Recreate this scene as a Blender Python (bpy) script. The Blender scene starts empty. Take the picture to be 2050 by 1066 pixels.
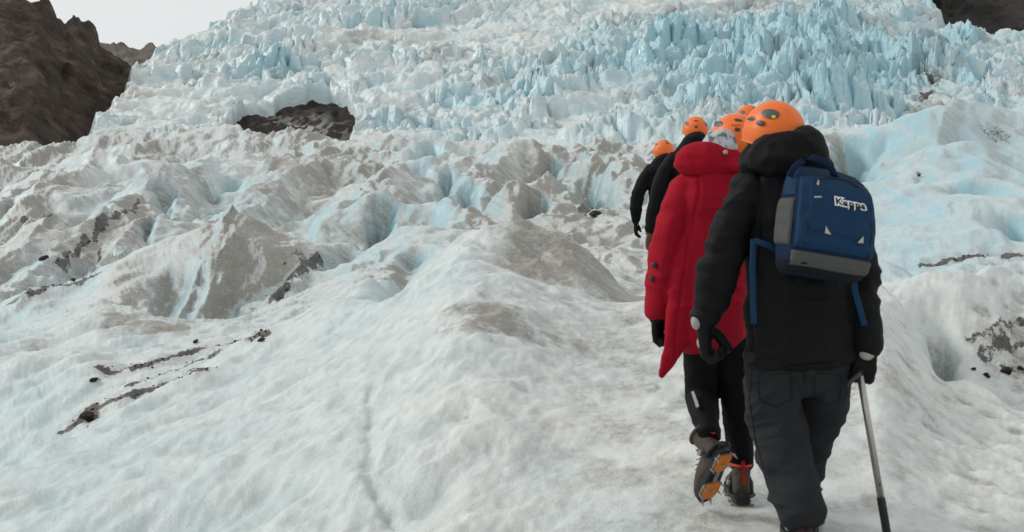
import bpy, bmesh, math, random
import numpy as np
from mathutils import Vector, Matrix, noise as mnoise

random.seed(7)
rng = np.random.default_rng(7)
R = math.radians
SC = bpy.context.scene
COL = SC.collection

# ------------------------------------------------------------------ camera
FPX = 2278.0            # focal length in photograph pixels (40 mm on 36 mm sensor)
CX, HY = 1025.0, 470.0  # principal column, horizon row of the photograph
CAMZ = 1.6
cam_data = bpy.data.cameras.new("camera")
cam_data.sensor_width = 36.0
cam_data.lens = 40.0
cam_data.shift_y = (HY - 533.0) / 2050.0
cam_data.clip_start = 0.1
cam_data.clip_end = 5000
cam_data.dof.use_dof = True
cam_data.dof.focus_distance = 22.0
cam_data.dof.aperture_fstop = 7.1
cam = bpy.data.objects.new("camera", cam_data)
cam.location = (0, 0, CAMZ)
cam.rotation_euler = (R(90), 0, 0)
COL.objects.link(cam)
SC.camera = cam

# ------------------------------------------------------------------ sky, sun, exposure
SUN_EL, SUN_AZ = R(36), R(-72)      # azimuth measured from +Y towards +X
world = bpy.data.worlds.new("World")
SC.world = world
world.use_nodes = True
wn, wl = world.node_tree.nodes, world.node_tree.links
wn.clear()
w_out = wn.new("ShaderNodeOutputWorld")
w_bg = wn.new("ShaderNodeBackground")
w_sky = wn.new("ShaderNodeTexSky")
w_sky.sky_type = 'NISHITA'
w_sky.sun_disc = False
w_sky.sun_elevation = SUN_EL
w_sky.sun_rotation = SUN_AZ
w_sky.dust_density = 4.0
w_sky.air_density = 1.0
w_hsv = wn.new("ShaderNodeHueSaturation")
w_hsv.inputs["Saturation"].default_value = 0.3
w_mix = wn.new("ShaderNodeMixRGB")
w_mix.inputs[0].default_value = 0.88          # thick even cloud layer
w_mix.inputs[2].default_value = (7.4, 7.6, 7.6, 1)
wl.new(w_sky.outputs[0], w_hsv.inputs["Color"])
wl.new(w_hsv.outputs[0], w_mix.inputs[1])
wl.new(w_mix.outputs[0], w_bg.inputs[0])
w_bg.inputs[1].default_value = 0.11
wl.new(w_bg.outputs[0], w_out.inputs[0])

sun_data = bpy.data.lights.new("sun", 'SUN')
sun_data.energy = 1.5
sun_data.angle = R(14)
sun_data.color = (1.0, 0.975, 0.91)
sun = bpy.data.objects.new("sun", sun_data)
sd = Vector((math.sin(SUN_AZ) * math.cos(SUN_EL), math.cos(SUN_AZ) * math.cos(SUN_EL), math.sin(SUN_EL)))
sun.rotation_euler = (-sd).to_track_quat('-Z', 'Y').to_euler()
sun.location = sd * 50
COL.objects.link(sun)

SC.view_settings.view_transform = 'Standard'
SC.view_settings.look = 'None'
SC.view_settings.exposure = 0.0
SC.view_settings.gamma = 1.0
SC.view_settings.use_curve_mapping = False
SC.cycles.max_bounces = 6
SC.cycles.diffuse_bounces = 3
SC.cycles.glossy_bounces = 2
SC.cycles.use_adaptive_sampling = True
SC.cycles.use_denoising = True

# ------------------------------------------------------------------ small helpers
def P(px, py, Y):
    """photograph pixel at depth Y -> world point"""
    return Vector(((px - CX) / FPX * Y, Y, CAMZ + (HY - py) / FPX * Y))

def tag(o, label=None, cat=None, group=None, kind=None):
    if label: o["label"] = label
    if cat: o["category"] = cat
    if group: o["group"] = group
    if kind: o["kind"] = kind
    return o

def link(name, mesh, mat=None, parent=None, smooth=True):
    o = bpy.data.objects.new(name, mesh)
    COL.objects.link(o)
    if mat is not None:
        mesh.materials.clear(); mesh.materials.append(mat)
    if smooth and len(mesh.polygons):
        mesh.polygons.foreach_set("use_smooth", np.ones(len(mesh.polygons), bool))
    if parent is not None:
        o.parent = parent
    return o

# ------------------------------------------------------------------ vectorised noise
def _h(ix, iy, s):
    n = (ix.astype(np.int64) * 374761393 + iy.astype(np.int64) * 668265263 + s * 974634777) & 0xffffffff
    n = ((n ^ (n >> 13)) * 1274126177) & 0xffffffff
    n = ((n ^ (n >> 16)) * 2246822519) & 0xffffffff
    return ((n ^ (n >> 15)) & 0xffffff).astype(np.float32) / np.float32(0xffffff)

def vnoise(x, y, s=0):
    """gradient noise, about -1..1"""
    ix = np.floor(x); iy = np.floor(y)
    fx = (x - ix).astype(np.float32); fy = (y - iy).astype(np.float32)
    u = fx * fx * fx * (fx * (fx * 6 - 15) + 10); v = fy * fy * fy * (fy * (fy * 6 - 15) + 10)
    def g(dx, dy):
        a = _h(ix + dx, iy + dy, s) * np.float32(6.2831853)
        return np.cos(a) * (fx - dx) + np.sin(a) * (fy - dy)
    a = g(0, 0); b = g(1, 0); c = g(0, 1); d = g(1, 1)
    return ((a + u * (b - a)) * (1 - v) + (c + u * (d - c)) * v) * 1.5

def fbm(x, y, oct=4, s=0, gain=0.5, lac=2.03):
    t = 0; a = 1.0
    for i in range(oct):
        t = t + a * vnoise(x, y, s + i * 17); x = x * lac + 3.1; y = y * lac - 1.7; a *= gain
    return t

def ridged(x, y, oct=4, s=0, gain=0.5, lac=2.1):
    t = 0; a = 1.0; w = 1.0
    for i in range(oct):
        n = 1 - np.abs(vnoise(x, y, s + i * 13)); n = n * n * w
        w = np.clip(n * 1.6, 0, 1)
        t = t + a * n; x = x * lac + 5.3; y = y * lac + 2.9; a *= gain
    return t

def cells(x, y, s=0, jit=0.95):
    """F1, F2, two random numbers of the nearest cell, offset to its centre"""
    ix = np.floor(x); iy = np.floor(y)
    f1 = np.full(x.shape, 9.0, np.float32); f2 = f1.copy()
    r1 = np.zeros_like(f1); r2 = np.zeros_like(f1); dx1 = np.zeros_like(f1); dy1 = np.zeros_like(f1)
    for i in (-1, 0, 1):
        for j in (-1, 0, 1):
            cx, cy = ix + i, iy + j
            a = _h(cx, cy, s); b = _h(cx, cy, s + 1)
            dx = (x - cx - 0.5 - (a - 0.5) * jit).astype(np.float32); dy = (y - cy - 0.5 - (b - 0.5) * jit).astype(np.float32)
            d = np.sqrt(dx * dx + dy * dy)
            near = d < f1
            f2 = np.where(near, f1, np.minimum(f2, d))
            r1 = np.where(near, _h(cx, cy, s + 2), r1); r2 = np.where(near, _h(cx, cy, s + 3), r2)
            dx1 = np.where(near, dx, dx1); dy1 = np.where(near, dy, dy1)
            f1 = np.where(near, d, f1)
    return f1, f2, r1, r2, dx1, dy1

def sstep(a, b, x):
    t = np.clip((x - a) / (b - a), 0, 1)
    return t * t * (3 - 2 * t)

def grid_mesh(name, X, Y, Z, attrs, mat, flip=False):
    nr, nc = X.shape
    me = bpy.data.meshes.new(name)
    n = nr * nc
    co = np.empty((n, 3), np.float32)
    co[:, 0] = X.ravel(); co[:, 1] = Y.ravel(); co[:, 2] = Z.ravel()
    i = (np.arange(nr - 1)[:, None] * nc + np.arange(nc - 1)[None, :]).ravel()
    q = np.stack([i, i + 1, i + 1 + nc, i + nc], 1).astype(np.int32)
    if flip: q = q[:, ::-1]
    m = len(q)
    me.vertices.add(n); me.vertices.foreach_set("co", co.ravel())
    me.loops.add(m * 4); me.loops.foreach_set("vertex_index", np.ascontiguousarray(q).ravel())
    me.polygons.add(m)
    me.polygons.foreach_set("loop_start", (np.arange(m) * 4).astype(np.int32))
    me.update(calc_edges=True)
    for k, a in attrs.items():
        at = me.attributes.new(k, 'FLOAT', 'POINT')
        at.data.foreach_set("value", np.ascontiguousarray(a.astype(np.float32)).ravel())
    me.materials.append(mat)
    me.polygons.foreach_set("use_smooth", np.ones(m, bool))
    return me

# ------------------------------------------------------------------ node material helper
class NT:
    def __init__(s, name):
        s.m = bpy.data.materials.new(name); s.m.use_nodes = True
        s.t = s.m.node_tree; s.n = s.t.nodes; s.l = s.t.links
        s.bsdf = s.n["Principled BSDF"]
    def new(s, typ, **kw):
        n = s.n.new(typ)
        for k, v in kw.items():
            if hasattr(n, k): setattr(n, k, v)
            else: n.inputs[k].default_value = v
        return n
    def link(s, a, b): s.l.new(a, b)
    def coord(s, scale=(1, 1, 1), rot=(0, 0, 0)):
        """object coordinates, turned first and then stretched"""
        tc = s.new("ShaderNodeTexCoord"); v = tc.outputs["Object"]
        for key, val in (("Rotation", rot), ("Scale", scale)):
            if key == "Rotation" and not any(val): continue
            mp = s.new("ShaderNodeMapping"); mp.inputs[key].default_value = val
            s.link(v, mp.inputs["Vector"]); v = mp.outputs[0]
        return v
    def noise(s, vec, scale, detail=4, rough=0.55):
        n = s.new("ShaderNodeTexNoise"); n.inputs["Scale"].default_value = scale
        n.inputs["Detail"].default_value = detail; n.inputs["Roughness"].default_value = rough
        s.link(vec, n.inputs["Vector"]); return n.outputs["Fac"]
    def attr(s, name):
        a = s.new("ShaderNodeAttribute"); a.attribute_name = name; return a.outputs["Fac"]
    def ramp(s, fac, stops):
        r = s.new("ShaderNodeValToRGB"); e = r.color_ramp.elements
        while len(e) < len(stops): e.new(0.5)
        for el, (p, c) in zip(e, stops):
            el.position = p; el.color = (c[0], c[1], c[2], 1) if hasattr(c, '__len__') else (c, c, c, 1)
        s.link(fac, r.inputs[0]); return r.outputs[0]
    def mix(s, fac, a, b, mode='MIX'):
        m = s.new("ShaderNodeMixRGB"); m.blend_type = mode
        for i, v in ((0, fac), (1, a), (2, b)):
            if hasattr(v, 'links') or hasattr(v, 'is_linked'): s.link(v, m.inputs[i])
            elif hasattr(v, '__len__'): m.inputs[i].default_value = (v[0], v[1], v[2], 1)
            else: m.inputs[i].default_value = v
        return m.outputs[0]
    def math(s, op, a, b=0.0, clamp=False):
        m = s.new("ShaderNodeMath"); m.operation = op; m.use_clamp = clamp
        for i, v in ((0, a), (1, b)):
            if hasattr(v, 'is_linked'): s.link(v, m.inputs[i])
            else: m.inputs[i].default_value = v
        return m.outputs[0]
    def bump(s, h, strength=0.3, dist=0.02, normal=None):
        b = s.new("ShaderNodeBump"); b.inputs["Strength"].default_value = strength; b.inputs["Distance"].default_value = dist
        s.link(h, b.inputs["Height"])
        if normal is not None: s.link(normal, b.inputs["Normal"])
        return b.outputs[0]
    def set(s, color=None, rough=None, spec=None, normal=None, metal=None):
        B = s.bsdf.inputs
        for k, v in (("Base Color", color), ("Roughness", rough), ("Specular IOR Level", spec), ("Normal", normal), ("Metallic", metal)):
            if v is None: continue
            if hasattr(v, 'is_linked'): s.link(v, B[k])
            elif hasattr(v, '__len__'): B[k].default_value = (v[0], v[1], v[2], 1)
            else: B[k].default_value = v
        return s.m
# ================================================================== SETTING: ice, rock
def ice_material(name, near):
    t = NT(name)
    dirt, blue, grit = t.attr("dirt"), t.attr("blue"), t.attr("grit")
    v = t.coord()
    if near:
        vs = t.coord((1.0, 0.45, 1.0), (0, 0, R(24)))
        n_big, n_mid, n_fine = t.noise(v, 0.9, 4), t.noise(vs, 7.0, 5, 0.62), t.noise(v, 60.0, 3, 0.6)
        streak = t.noise(t.coord((0.55, 0.5, 4.5), (0, R(-37), 0)), 1.5, 6, 0.66)
    else:
        n_big, n_mid, n_fine = t.noise(v, 0.035, 4), t.noise(v, 0.16, 5, 0.65), t.noise(v, 0.9, 4, 0.6)
        streak = t.noise(t.coord((1.0, 0.3, 1.6), (0, 0, R(25))), 0.22, 5, 0.65)
    white = t.mix(t.ramp(n_big, [(0.35, 0.0), (0.65, 1.0)]), (0.67, 0.695, 0.68), (0.73, 0.725, 0.68))
    white = t.mix(t.ramp(n_mid, [(0.3, 0.45), (0.6, 0.0)]), white, (0.42, 0.445, 0.445))
    bl = t.mix(n_mid, (0.20, 0.455, 0.55), (0.39, 0.58, 0.64))
    bf = t.math('MULTIPLY', blue, t.ramp(n_mid, [(0.2, 0.75), (0.7, 1.0)]), True)
    c = t.mix(bf, white, bl)
    df = t.math('ADD', t.math('MULTIPLY', dirt, 1.1), t.math('MULTIPLY', t.math('SUBTRACT', streak, 0.52), t.math('MULTIPLY', t.math('MINIMUM', dirt, 0.5), 4.2)), True)
    if near:                      # grit lies in grains, not as a wash
        gr_ = t.noise(t.coord((1.0, 0.6, 1.0), (0, 0, R(24))), 20.0, 7, 0.78)
        df = t.math('ADD', df, t.math('MULTIPLY', t.math('SUBTRACT', gr_, 0.50), t.math('MULTIPLY', t.math('MINIMUM', dirt, 0.35), 7.0)), True)
    df = t.math('MULTIPLY', df, t.ramp(n_fine, [(0.3, 0.78), (0.62, 1.0)]))
    dc = t.mix(n_mid, (0.135, 0.110, 0.083), (0.25, 0.213, 0.168))
    c = t.mix(t.math('MULTIPLY', df, 0.92), c, dc)
    gf = t.ramp(t.math('ADD', t.math('MULTIPLY', grit, 1.25), t.math('MULTIPLY', t.math('SUBTRACT', t.noise(t.coord((2.2, 0.8, 1.5), (0, 0, R(22))) if near else v, 5.0 if near else 0.35, 7, 0.75), 0.5), t.math('MULTIPLY', t.math('MINIMUM', grit, 0.6), 5.0))), [(0.42, 0.0), (0.62, 1.0)])
    gc = t.mix(t.noise(v, 26.0 if near else 1.0, 4, 0.7), (0.022, 0.018, 0.015), (0.075, 0.06, 0.05))
    c = t.mix(gf, c, gc)
    h = t.math('ADD', t.math('MULTIPLY', n_mid, 0.6), t.math('MULTIPLY', n_fine, 0.25))
    rg = t.new("ShaderNodeTexNoise"); rg.noise_type = 'RIDGED_MULTIFRACTAL'
    rg.inputs["Scale"].default_value = 1.0 if near else 0.42; rg.inputs["Detail"].default_value = 5; rg.inputs["Roughness"].default_value = 0.6
    t.link(t.coord((1.6, 0.5, 1.3), (0, R(-30), R(24))), rg.inputs["Vector"])
    crag = t.bump(t.math('MULTIPLY', rg.outputs["Fac"], t.attr("far")) if near else rg.outputs["Fac"], 0.55, 0.16 if near else 0.45)
    nb = t.bump(h, 0.5 if near else 0.7, 0.045 if near else 1.2, crag)
    if near:                      # coarse ice crystals
        cr_ = t.noise(v, 130.0, 3, 0.75)
        nb = t.bump(cr_, 0.55, 0.010, nb)
        c = t.mix(t.ramp(cr_, [(0.36, 0.16), (0.5, 0.0)]), c, (0.30, 0.31, 0.30))
        pit = t.noise(v, 34.0, 5, 0.7)
        c = t.mix(t.ramp(pit, [(0.30, 0.30), (0.43, 0.0)]), c, (0.22, 0.22, 0.205))
    rough = t.ramp(n_mid, [(0.3, 0.26), (0.7, 0.58)])
    return t.set(c, rough, 0.5, nb)

def rock_material(name, scale, cols, mossy=False):
    t = NT(name); v = t.coord(); vs = t.coord((1, 1, 2.6), (R(12), R(-18), 0))
    a, b, f = t.noise(vs, 0.35 * scale, 6, 0.62), t.noise(v, 1.3 * scale, 6, 0.68), t.noise(v, 7 * scale, 4, 0.6)
    c = t.ramp(t.math('ADD', t.math('MULTIPLY', a, 0.65), t.math('MULTIPLY', b, 0.35)), [(0.36, cols[0]), (0.5, cols[1]), (0.64, cols[2])])
    if mossy:
        c = t.mix(t.ramp(t.noise(v, 0.16 * scale, 3), [(0.60, 0.0), (0.70, 0.55)]), c, (0.105, 0.088, 0.03))
    crag = t.new("ShaderNodeTexNoise"); crag.noise_type = 'RIDGED_MULTIFRACTAL'
    crag.inputs["Scale"].default_value = 0.55 * scale; crag.inputs["Detail"].default_value = 8; crag.inputs["Roughness"].default_value = 0.7
    t.link(t.coord((0.7, 0.7, 2.0), (0, R(28), 0)), crag.inputs["Vector"])
    c = t.mix(t.ramp(crag.outputs["Fac"], [(0.04, 0.0), (0.40, 1.0)]), t.mix(0.5, c, cols[0]), t.mix(0.35, c, cols[2]))
    c = t.mix(t.ramp(f, [(0.34, 0.55), (0.46, 0.0)]), c, cols[0])
    g = t.attr("snow"); c = t.mix(g, c, (0.62, 0.64, 0.65))
    nb = t.bump(t.math('ADD', t.math('ADD', b, t.math('MULTIPLY', f, 0.4)), t.math('MULTIPLY', crag.outputs['Fac'], 0.5)), 1.0, 0.8 / scale)
    return t.set(c, 0.9, 0.2, nb)

M_ICE_N = ice_material("glacier_ice", True)
M_ICE_F = ice_material("icefall_ice", False)
M_ROCK = rock_material("rock_brown", 0.22, [(0.045, 0.033, 0.026), (0.14, 0.102, 0.078), (0.27, 0.205, 0.165)], True)
M_ROCK2 = rock_material("rock_far", 0.12, [(0.19, 0.165, 0.145), (0.27, 0.235, 0.205), (0.33, 0.295, 0.265)])
M_ROCK3 = rock_material("rock_outcrop", 0.3, [(0.040, 0.030, 0.026), (0.060, 0.045, 0.039), (0.080, 0.061, 0.053)])
M_ROCK4 = rock_material("rock_grey", 0.16, [(0.06, 0.055, 0.05), (0.10, 0.09, 0.083), (0.16, 0.14, 0.125)])

# ---- the near glacier: successive ice waves, each a crest line (column, row, depth, drop behind it)
LAYERS = [
 [(-700,1150,2.2,0),(2750,1150,2.2,0)],
 [(-700,1110,6.6,0),(0,1075,6.3,0),(500,1080,5.4,0),(1000,1085,5.1,0),(1500,1080,4.75,0),(2050,1085,4.8,0),(2750,1090,4.8,0)],
 [(-700,1020,7.2,0),(0,1000,7.0,0),(370,842,8.6,0),(540,765,9.3,.0),(680,690,9.8,0),(780,622,10.3,.01),(860,556,10.8,.03),(910,522,11,.05),(950,516,11.1,.05),(1000,532,11.2,.05),(1100,585,11.2,.03),(1250,640,10.8,0),(1400,655,10,0),(1600,650,9.3,0),(1750,650,8.8,0),(1830,760,8.2,0),(1900,840,7.8,0),(2050,915,7.0,0),(2750,950,6.5,0)],
 [(-700,1010,7.9,.6),(0,932,8,.5),(140,864,8.6,.4),(260,805,9.2,.25),(370,752,10,.2),(460,715,10.5,.12),(540,682,11,.08),(650,620,11.7,.2),(750,562,12.5,.3),(840,522,13,.45),(900,498,13.4,.5),(950,468,13.8,.6),(1000,454,14,.7),(1060,455,14.3,.7),(1110,463,14.5,.6),(1200,520,14.4,.4),(1290,602,14,.15),(1400,605,13.6,.15),(1600,595,13,.15),(1740,580,12,.15),(1800,600,11.2,.2),(1850,660,10.3,.45),(1880,728,9.6,.55),(1950,762,9,.5),(2050,826,8.5,.35),(2300,860,8,.3),(2750,870,8,.3)],
 [(-700,780,14,.2),(0,735,13,.12),(150,716,13.2,.1),(300,700,13.6,.1),(430,680,14.2,.12),(540,656,15,.2),(700,580,16,.3),(800,525,17,.3),(900,505,18,.3),(1200,530,18,.3),(1300,560,18,.2),(1500,565,17,.2),(1700,580,14.5,.1),(1770,570,13.4,.2),(1830,556,13,.3),(1900,544,13,.3),(2000,532,13.5,.3),(2050,526,14,.3),(2300,500,14,.3),(2750,500,14,.3)],
 [(-700,690,20,.5),(0,668,20,.5),(60,655,20,.5),(150,628,20,.5),(205,610,20.5,.5),(260,620,20.5,.5),(330,638,21,.35),(400,646,21,.3),(470,634,21.5,.35),(540,602,22,.45),(620,566,22.5,.5),(700,530,23,.5),(800,494,24,.4),(850,490,24,.4),(950,500,24,.4),(1100,505,24,.4),(1200,490,24,.4),(1300,500,24,.4),(1500,520,22,.3),(1760,526,18,.4),(1850,545,17,.4),(1890,533,17,.5),(1960,510,17.5,.6),(2050,516,18,.6),(2300,500,18,.6),(2750,500,18,.6)],
 [(-700,630,27,.8),(0,605,27,.6),(60,585,27,.6),(150,572,28,.6),(230,530,28,.8),(320,482,29,1.1),(400,452,29,1.4),(440,432,29.5,1.6),(475,411,30,1.8),(520,430,30,1.6),(580,468,30.5,1.2),(640,494,31,.8),(700,500,32,.5),(760,488,32,.6),(830,476,32,.6),(900,470,32,.6),(1000,468,33,.6),(1100,472,33,.5),(1180,478,33,.5),(1250,476,33,.4),(1400,470,32,.2),(1700,440,31,0),(1900,425,31,0),(2050,425,31,0),(2750,425,31,0)],
 [(-700,540,40,1),(0,500,40,1),(60,445,41,1.5),(130,421,42,2),(220,414,43,2),(290,416,43,2),(340,446,43,1.2),(420,468,43,.8),(500,474,44,.6),(600,476,44,.5),(650,452,44,.8),(700,440,44,.8),(745,404,45,1.4),(780,388,45,1.5),(830,430,45,1),(880,420,45,1),(920,394,45,1.2),(960,398,45,1.2),(1000,412,46,1),(1040,392,46,1.3),(1080,398,46,1.2),(1140,430,46,.8),(1200,440,46,.6),(1260,425,46,.6),(1400,400,45,.5),(1680,336,42,.8),(1760,338,42,.8),(1800,330,42,.9),(1850,312,43,1),(1900,296,44,1.2),(1960,290,45,1.2),(2050,318,45,.8),(2300,330,45,.8),(2750,330,45,.8)],
 [(-700,430,60,1.5),(0,398,60,1.5),(50,368,60,2),(130,350,61,2.5),(250,350,62,2.5),(310,342,62,2.5),(350,328,62,3),(395,342,62,2),(430,374,62,1.2),(465,380,62,1.2),(500,352,63,2),(540,352,63,2),(580,372,63,1.5),(620,392,63,1),(680,385,64,1),(730,362,64,1.5),(790,346,64,2),(850,366,64,1.5),(900,345,64,2),(960,336,64,2),(1010,358,65,1.5),(1100,345,65,2),(1150,360,65,2),(1200,352,64,2),(1300,360,64,1.5),(1500,320,62,1.5),(1640,268,60,1),(1700,262,60,1),(1780,256,60,1.2),(1820,240,60,1.5),(1880,211,60,2),(1930,204,62,2),(1980,208,62,2),(2050,228,62,1.5),(2300,225,62,1.5),(2750,225,62,1.5)],
 [(-700,350,86,2),(0,335,86,2),(100,322,86,2),(200,318,86,2.4),(300,310,86,2.4),(350,318,86,2),(420,308,86,2.4),(480,298,86,2.6),(560,310,86,2),(650,308,86,2),(750,318,86,1.5),(850,306,86,2.4),(950,324,86,1.5),(1020,298,86,3),(1080,296,86,3),(1130,312,86,2),(1180,305,86,2.6),(1240,322,86,1.5),(1290,312,86,2),(1500,290,86,1.5),(1640,268,84,.8),(2050,232,82,.8),(2750,232,82,.8)],
 [(-700,315,120,4),(0,299,120,4),(90,288,120,4),(190,275,120,4),(300,268,120,4),(380,265,120,4),(450,257,120,5),(510,270,120,4),(545,273,120,4),(590,265,120,4.5),(640,276,120,4),(700,274,120,4),(780,281,120,4),(880,284,120,4),(1000,291,120,4),(1100,294,120,4),(1200,286,120,4),(1290,288,120,4),(1500,275,118,4),(1640,261,112,4),(1780,262,110,3),(1900,240,110,3),(2050,212,110,4),(2750,205,110,4)],
]
def _smooth_interp(x, xs, ys):
    """monotone-ish cubic through crest samples"""
    xs = np.asarray(xs, float); ys = np.asarray(ys, float)
    d = np.diff(ys) / np.diff(xs); m = np.zeros(len(xs))
    if len(xs) > 2:
        same = d[:-1] * d[1:] > 0
        m[1:-1] = np.where(same, 2 * d[:-1] * d[1:] / np.where(same, d[:-1] + d[1:], 1), 0)
    x = np.clip(x, xs[0], xs[-1])
    k = np.clip(np.searchsorted(xs, x) - 1, 0, len(xs) - 2)
    h = xs[k + 1] - xs[k]; t = (x - xs[k]) / h
    return (ys[k] * (1 + 2 * t) * (1 - t) ** 2 + m[k] * h * t * (1 - t) ** 2 + ys[k + 1] * t * t * (3 - 2 * t) + m[k + 1] * h * t * t * (t - 1))

_pxs = np.linspace(-700, 2750, 1726)          # fine table of the wave nodes against column
NODES = []                                     # list of (Y, Z) tables
for i, L in enumerate(LAYERS):
    a = np.array(L, float)
    py = _smooth_interp(_pxs, a[:, 0], a[:, 1]); Y = _smooth_interp(_pxs, a[:, 0], a[:, 2]); dr = _smooth_interp(_pxs, a[:, 0], a[:, 3])
    Z = CAMZ + (HY - py) / FPX * Y
    if i == 0: Z = Z * 0 + 0.0
    NODES.append((Y, Z, dr))
NODE_Y, NODE_Z = [], []
for i in range(len(NODES)):
    Y, Z, dr = NODES[i]
    NODE_Y.append(Y); NODE_Z.append(Z)
    if i + 1 < len(NODES):
        Y2, Z2, _ = NODES[i + 1]
        fr = 0.38
        mid = Z + (Z2 - Z) * fr
        NODE_Y.append(Y + (Y2 - Y) * fr)
        low = np.minimum(Z - dr, mid)
        wq = sstep(0.0, 0.06 if i == 2 else 0.12, dr); NODE_Z.append(mid * (1 - wq) + low * wq)
    else:
        NODE_Y.append(Y + 25); NODE_Z.append(Z - dr)
        NODE_Y.append(Y + 70); NODE_Z.append(Z - dr - 4)
NODE_Y = np.array(NODE_Y); NODE_Z = np.array(NODE_Z)

def macro(X, Y):
    """height of the wave field at world X, Y (arrays)"""
    px = CX + X / Y * FPX
    f = np.clip((px + 700) / 2.0, 0, len(_pxs) - 1.001); k = f.astype(np.int32); w = f - k
    out = np.zeros_like(X); n = len(NODE_Y)
    ya = NODE_Y[0][k] * (1 - w) + NODE_Y[0][k + 1] * w; za = NODE_Z[0][k] * (1 - w) + NODE_Z[0][k + 1] * w
    out[:] = za
    for i in range(1, n):
        yb = NODE_Y[i][k] * (1 - w) + NODE_Y[i][k + 1] * w; zb = NODE_Z[i][k] * (1 - w) + NODE_Z[i][k + 1] * w
        t = np.clip((Y - ya) / (yb - ya), 0, 1)
        crest = (i % 2 == 0)
        sm = t * t * (3 - 2 * t)
        if i < 7: s = 0.55 * t + 0.45 * sm
        else: s = 0.35 * sm + 0.65 * (t ** 1.45 if crest else 1 - (1 - t) ** 1.45)     # sharp crests, hollow flanks
        out = np.where(Y > ya, za + (zb - za) * s, out)
        ya, za = yb, zb
    return out

def detail(X, Y):
    """world-space relief added to the waves"""
    wx = 0.5 * fbm(X / 3.1, Y / 3.1, 3, 5); wy = 0.5 * fbm(X / 3.1 + 9, Y / 3.1 - 4, 3, 6)
    far = sstep(14, 34, Y)
    # diagonal flow coordinates: ridges run away from the viewer, leaning right
    ca, sa = math.cos(R(24)), math.sin(R(24))
    a = X * ca - Y * sa; b = X * sa + Y * ca
    z = 0
    # big rounded hummocks far off, cut by sharp melt valleys
    calm = (1 - 0.72 * sstep(0.25, 0.30, X / Y)) * (1 - 0.55 * sstep(38, 26, Y))
    fl = sstep(50, 75, Y)                     # far off the crests lie across the view, nearer they run with the flow
    n1 = ridged((a + 2.5 * wx) / 7.5, (b + 2.5 * wy) / 13, 2, 21, 0.35) - 0.75
    nf = ridged((X + 3 * wx) / 13, (Y + 2 * wy) / 7.5, 2, 22, 0.35) - 0.75
    n2 = np.abs(vnoise((a + wx) / 2.4, (b + wy) / 5.0, 71)); n3 = np.abs(vnoise((a + .5 * wx) / 0.9, (b + .5 * wy) / 2.1, 73))
    z = z + calm * far * np.clip(Y / 60, 0.25, 1.4) * (1.55 * n1 * (1 - fl) + 0.95 * nf * fl)
    z = z + calm * far * np.clip(Y / 70, 0.2, 1.3) * (0.50 - 0.15 * fl) * (np.sqrt(n2 + .01) - 0.6)
    z = z + calm * far * np.clip(Y / 70, 0.2, 1.3) * 0.14 * (np.sqrt(n3 + .01) - 0.6)
    # long melt runnels on the flanks
    z = z + calm * far * np.clip(Y / 70, 0.2, 1.0) * 0.16 * (ridged((a + .3 * wx) / 1.1, b / 11, 2, 75) - 0.8)
    # middle undulation
    z = z + (0.10 + 0.12 * far) * fbm((a + wx) / 2.3, (b + wy) / 4.5, 3, 31) * sstep(5, 10, Y)
    # sun cups and melt ripples of the near ice
    near = 1 - sstep(16, 45, Y)
    z = z + near * 0.030 * fbm(a / 0.35, b / 0.6, 4, 41, 0.6)
    f1 = cells(X / 0.24 + 0.6 * wx, Y / 0.28 + 0.6 * wy, 91)[0]
    z = z + near * 0.055 * (np.minimum(f1, 0.9) ** 1.5) * sstep(-0.45, 0.5, fbm(X / 1.6, Y / 1.6, 2, 55) + 0.35 * sstep(-0.6, 0.6, X))
    z = z + near * 0.028 * (ridged((a + 0.25 * wx) / 0.55, (b + .25 * wy) / 2.4, 3, 61) - 0.9) * (1 - sstep(-1.2, 0.6, X - 0.05 * Y))
    # second scale of rounded lumps between 12 and 40 m
    mid = sstep(9.5, 13, Y) * (1 - sstep(30, 60, Y))
    f1 = cells(a / 0.55 + wx, b / 0.8 + wy, 131)[0]
    z = z - mid * (0.10 - 0.06 * sstep(16, 24, Y)) * (np.minimum(f1, 1.0) ** 2)
    z = z + mid * (0.07 - 0.02 * sstep(16, 24, Y)) * (ridged((a + wx) / 1.0, (b + wy) / 2.2, 3, 141) - 0.9)
    return z

# grid: dense inside the view, sparser to both sides
_u = np.concatenate([np.linspace(-0.85, -0.47, 70)[:-1], np.linspace(-0.47, 0.47, 880), np.linspace(0.47, 0.85, 70)[1:]])
_y = np.concatenate([np.geomspace(1.3, 4.2, 40)[:-1], np.geomspace(4.2, 36, 420)[:-1], np.geomspace(36, 132, 330)[:-1], np.geomspace(132, 190, 24)])
GU, GY = np.meshgrid(_u, _y)
GX = GU * GY
# the wave field is bent a little in world space so that no crest runs too regularly
bend = sstep(12, 26, GY)
WX = GX + bend * 0.010 * GY * fbm(GX / (6), GY / 6, 3, 3); WY = GY * (1 + bend * 0.012 * fbm(GX / 5 + 4, GY / 5, 3, 8))
GZ = macro(WX, WY)

def hit_col(px, py, Z=None):
    """first visible ground point of the grid under a pixel of the photograph"""
    Z = GZ if Z is None else Z
    u = (px - CX) / FPX
    c = int(np.argmin(np.abs(_u - u)))
    rows = HY - (Z[:, c] - CAMZ) / _y * FPX
    r = np.nonzero((rows <= py) & (_y > 3.0))[0]
    r = r[0] if len(r) else len(_y) - 1
    return u * _y[r], _y[r], Z[r, c]

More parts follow.
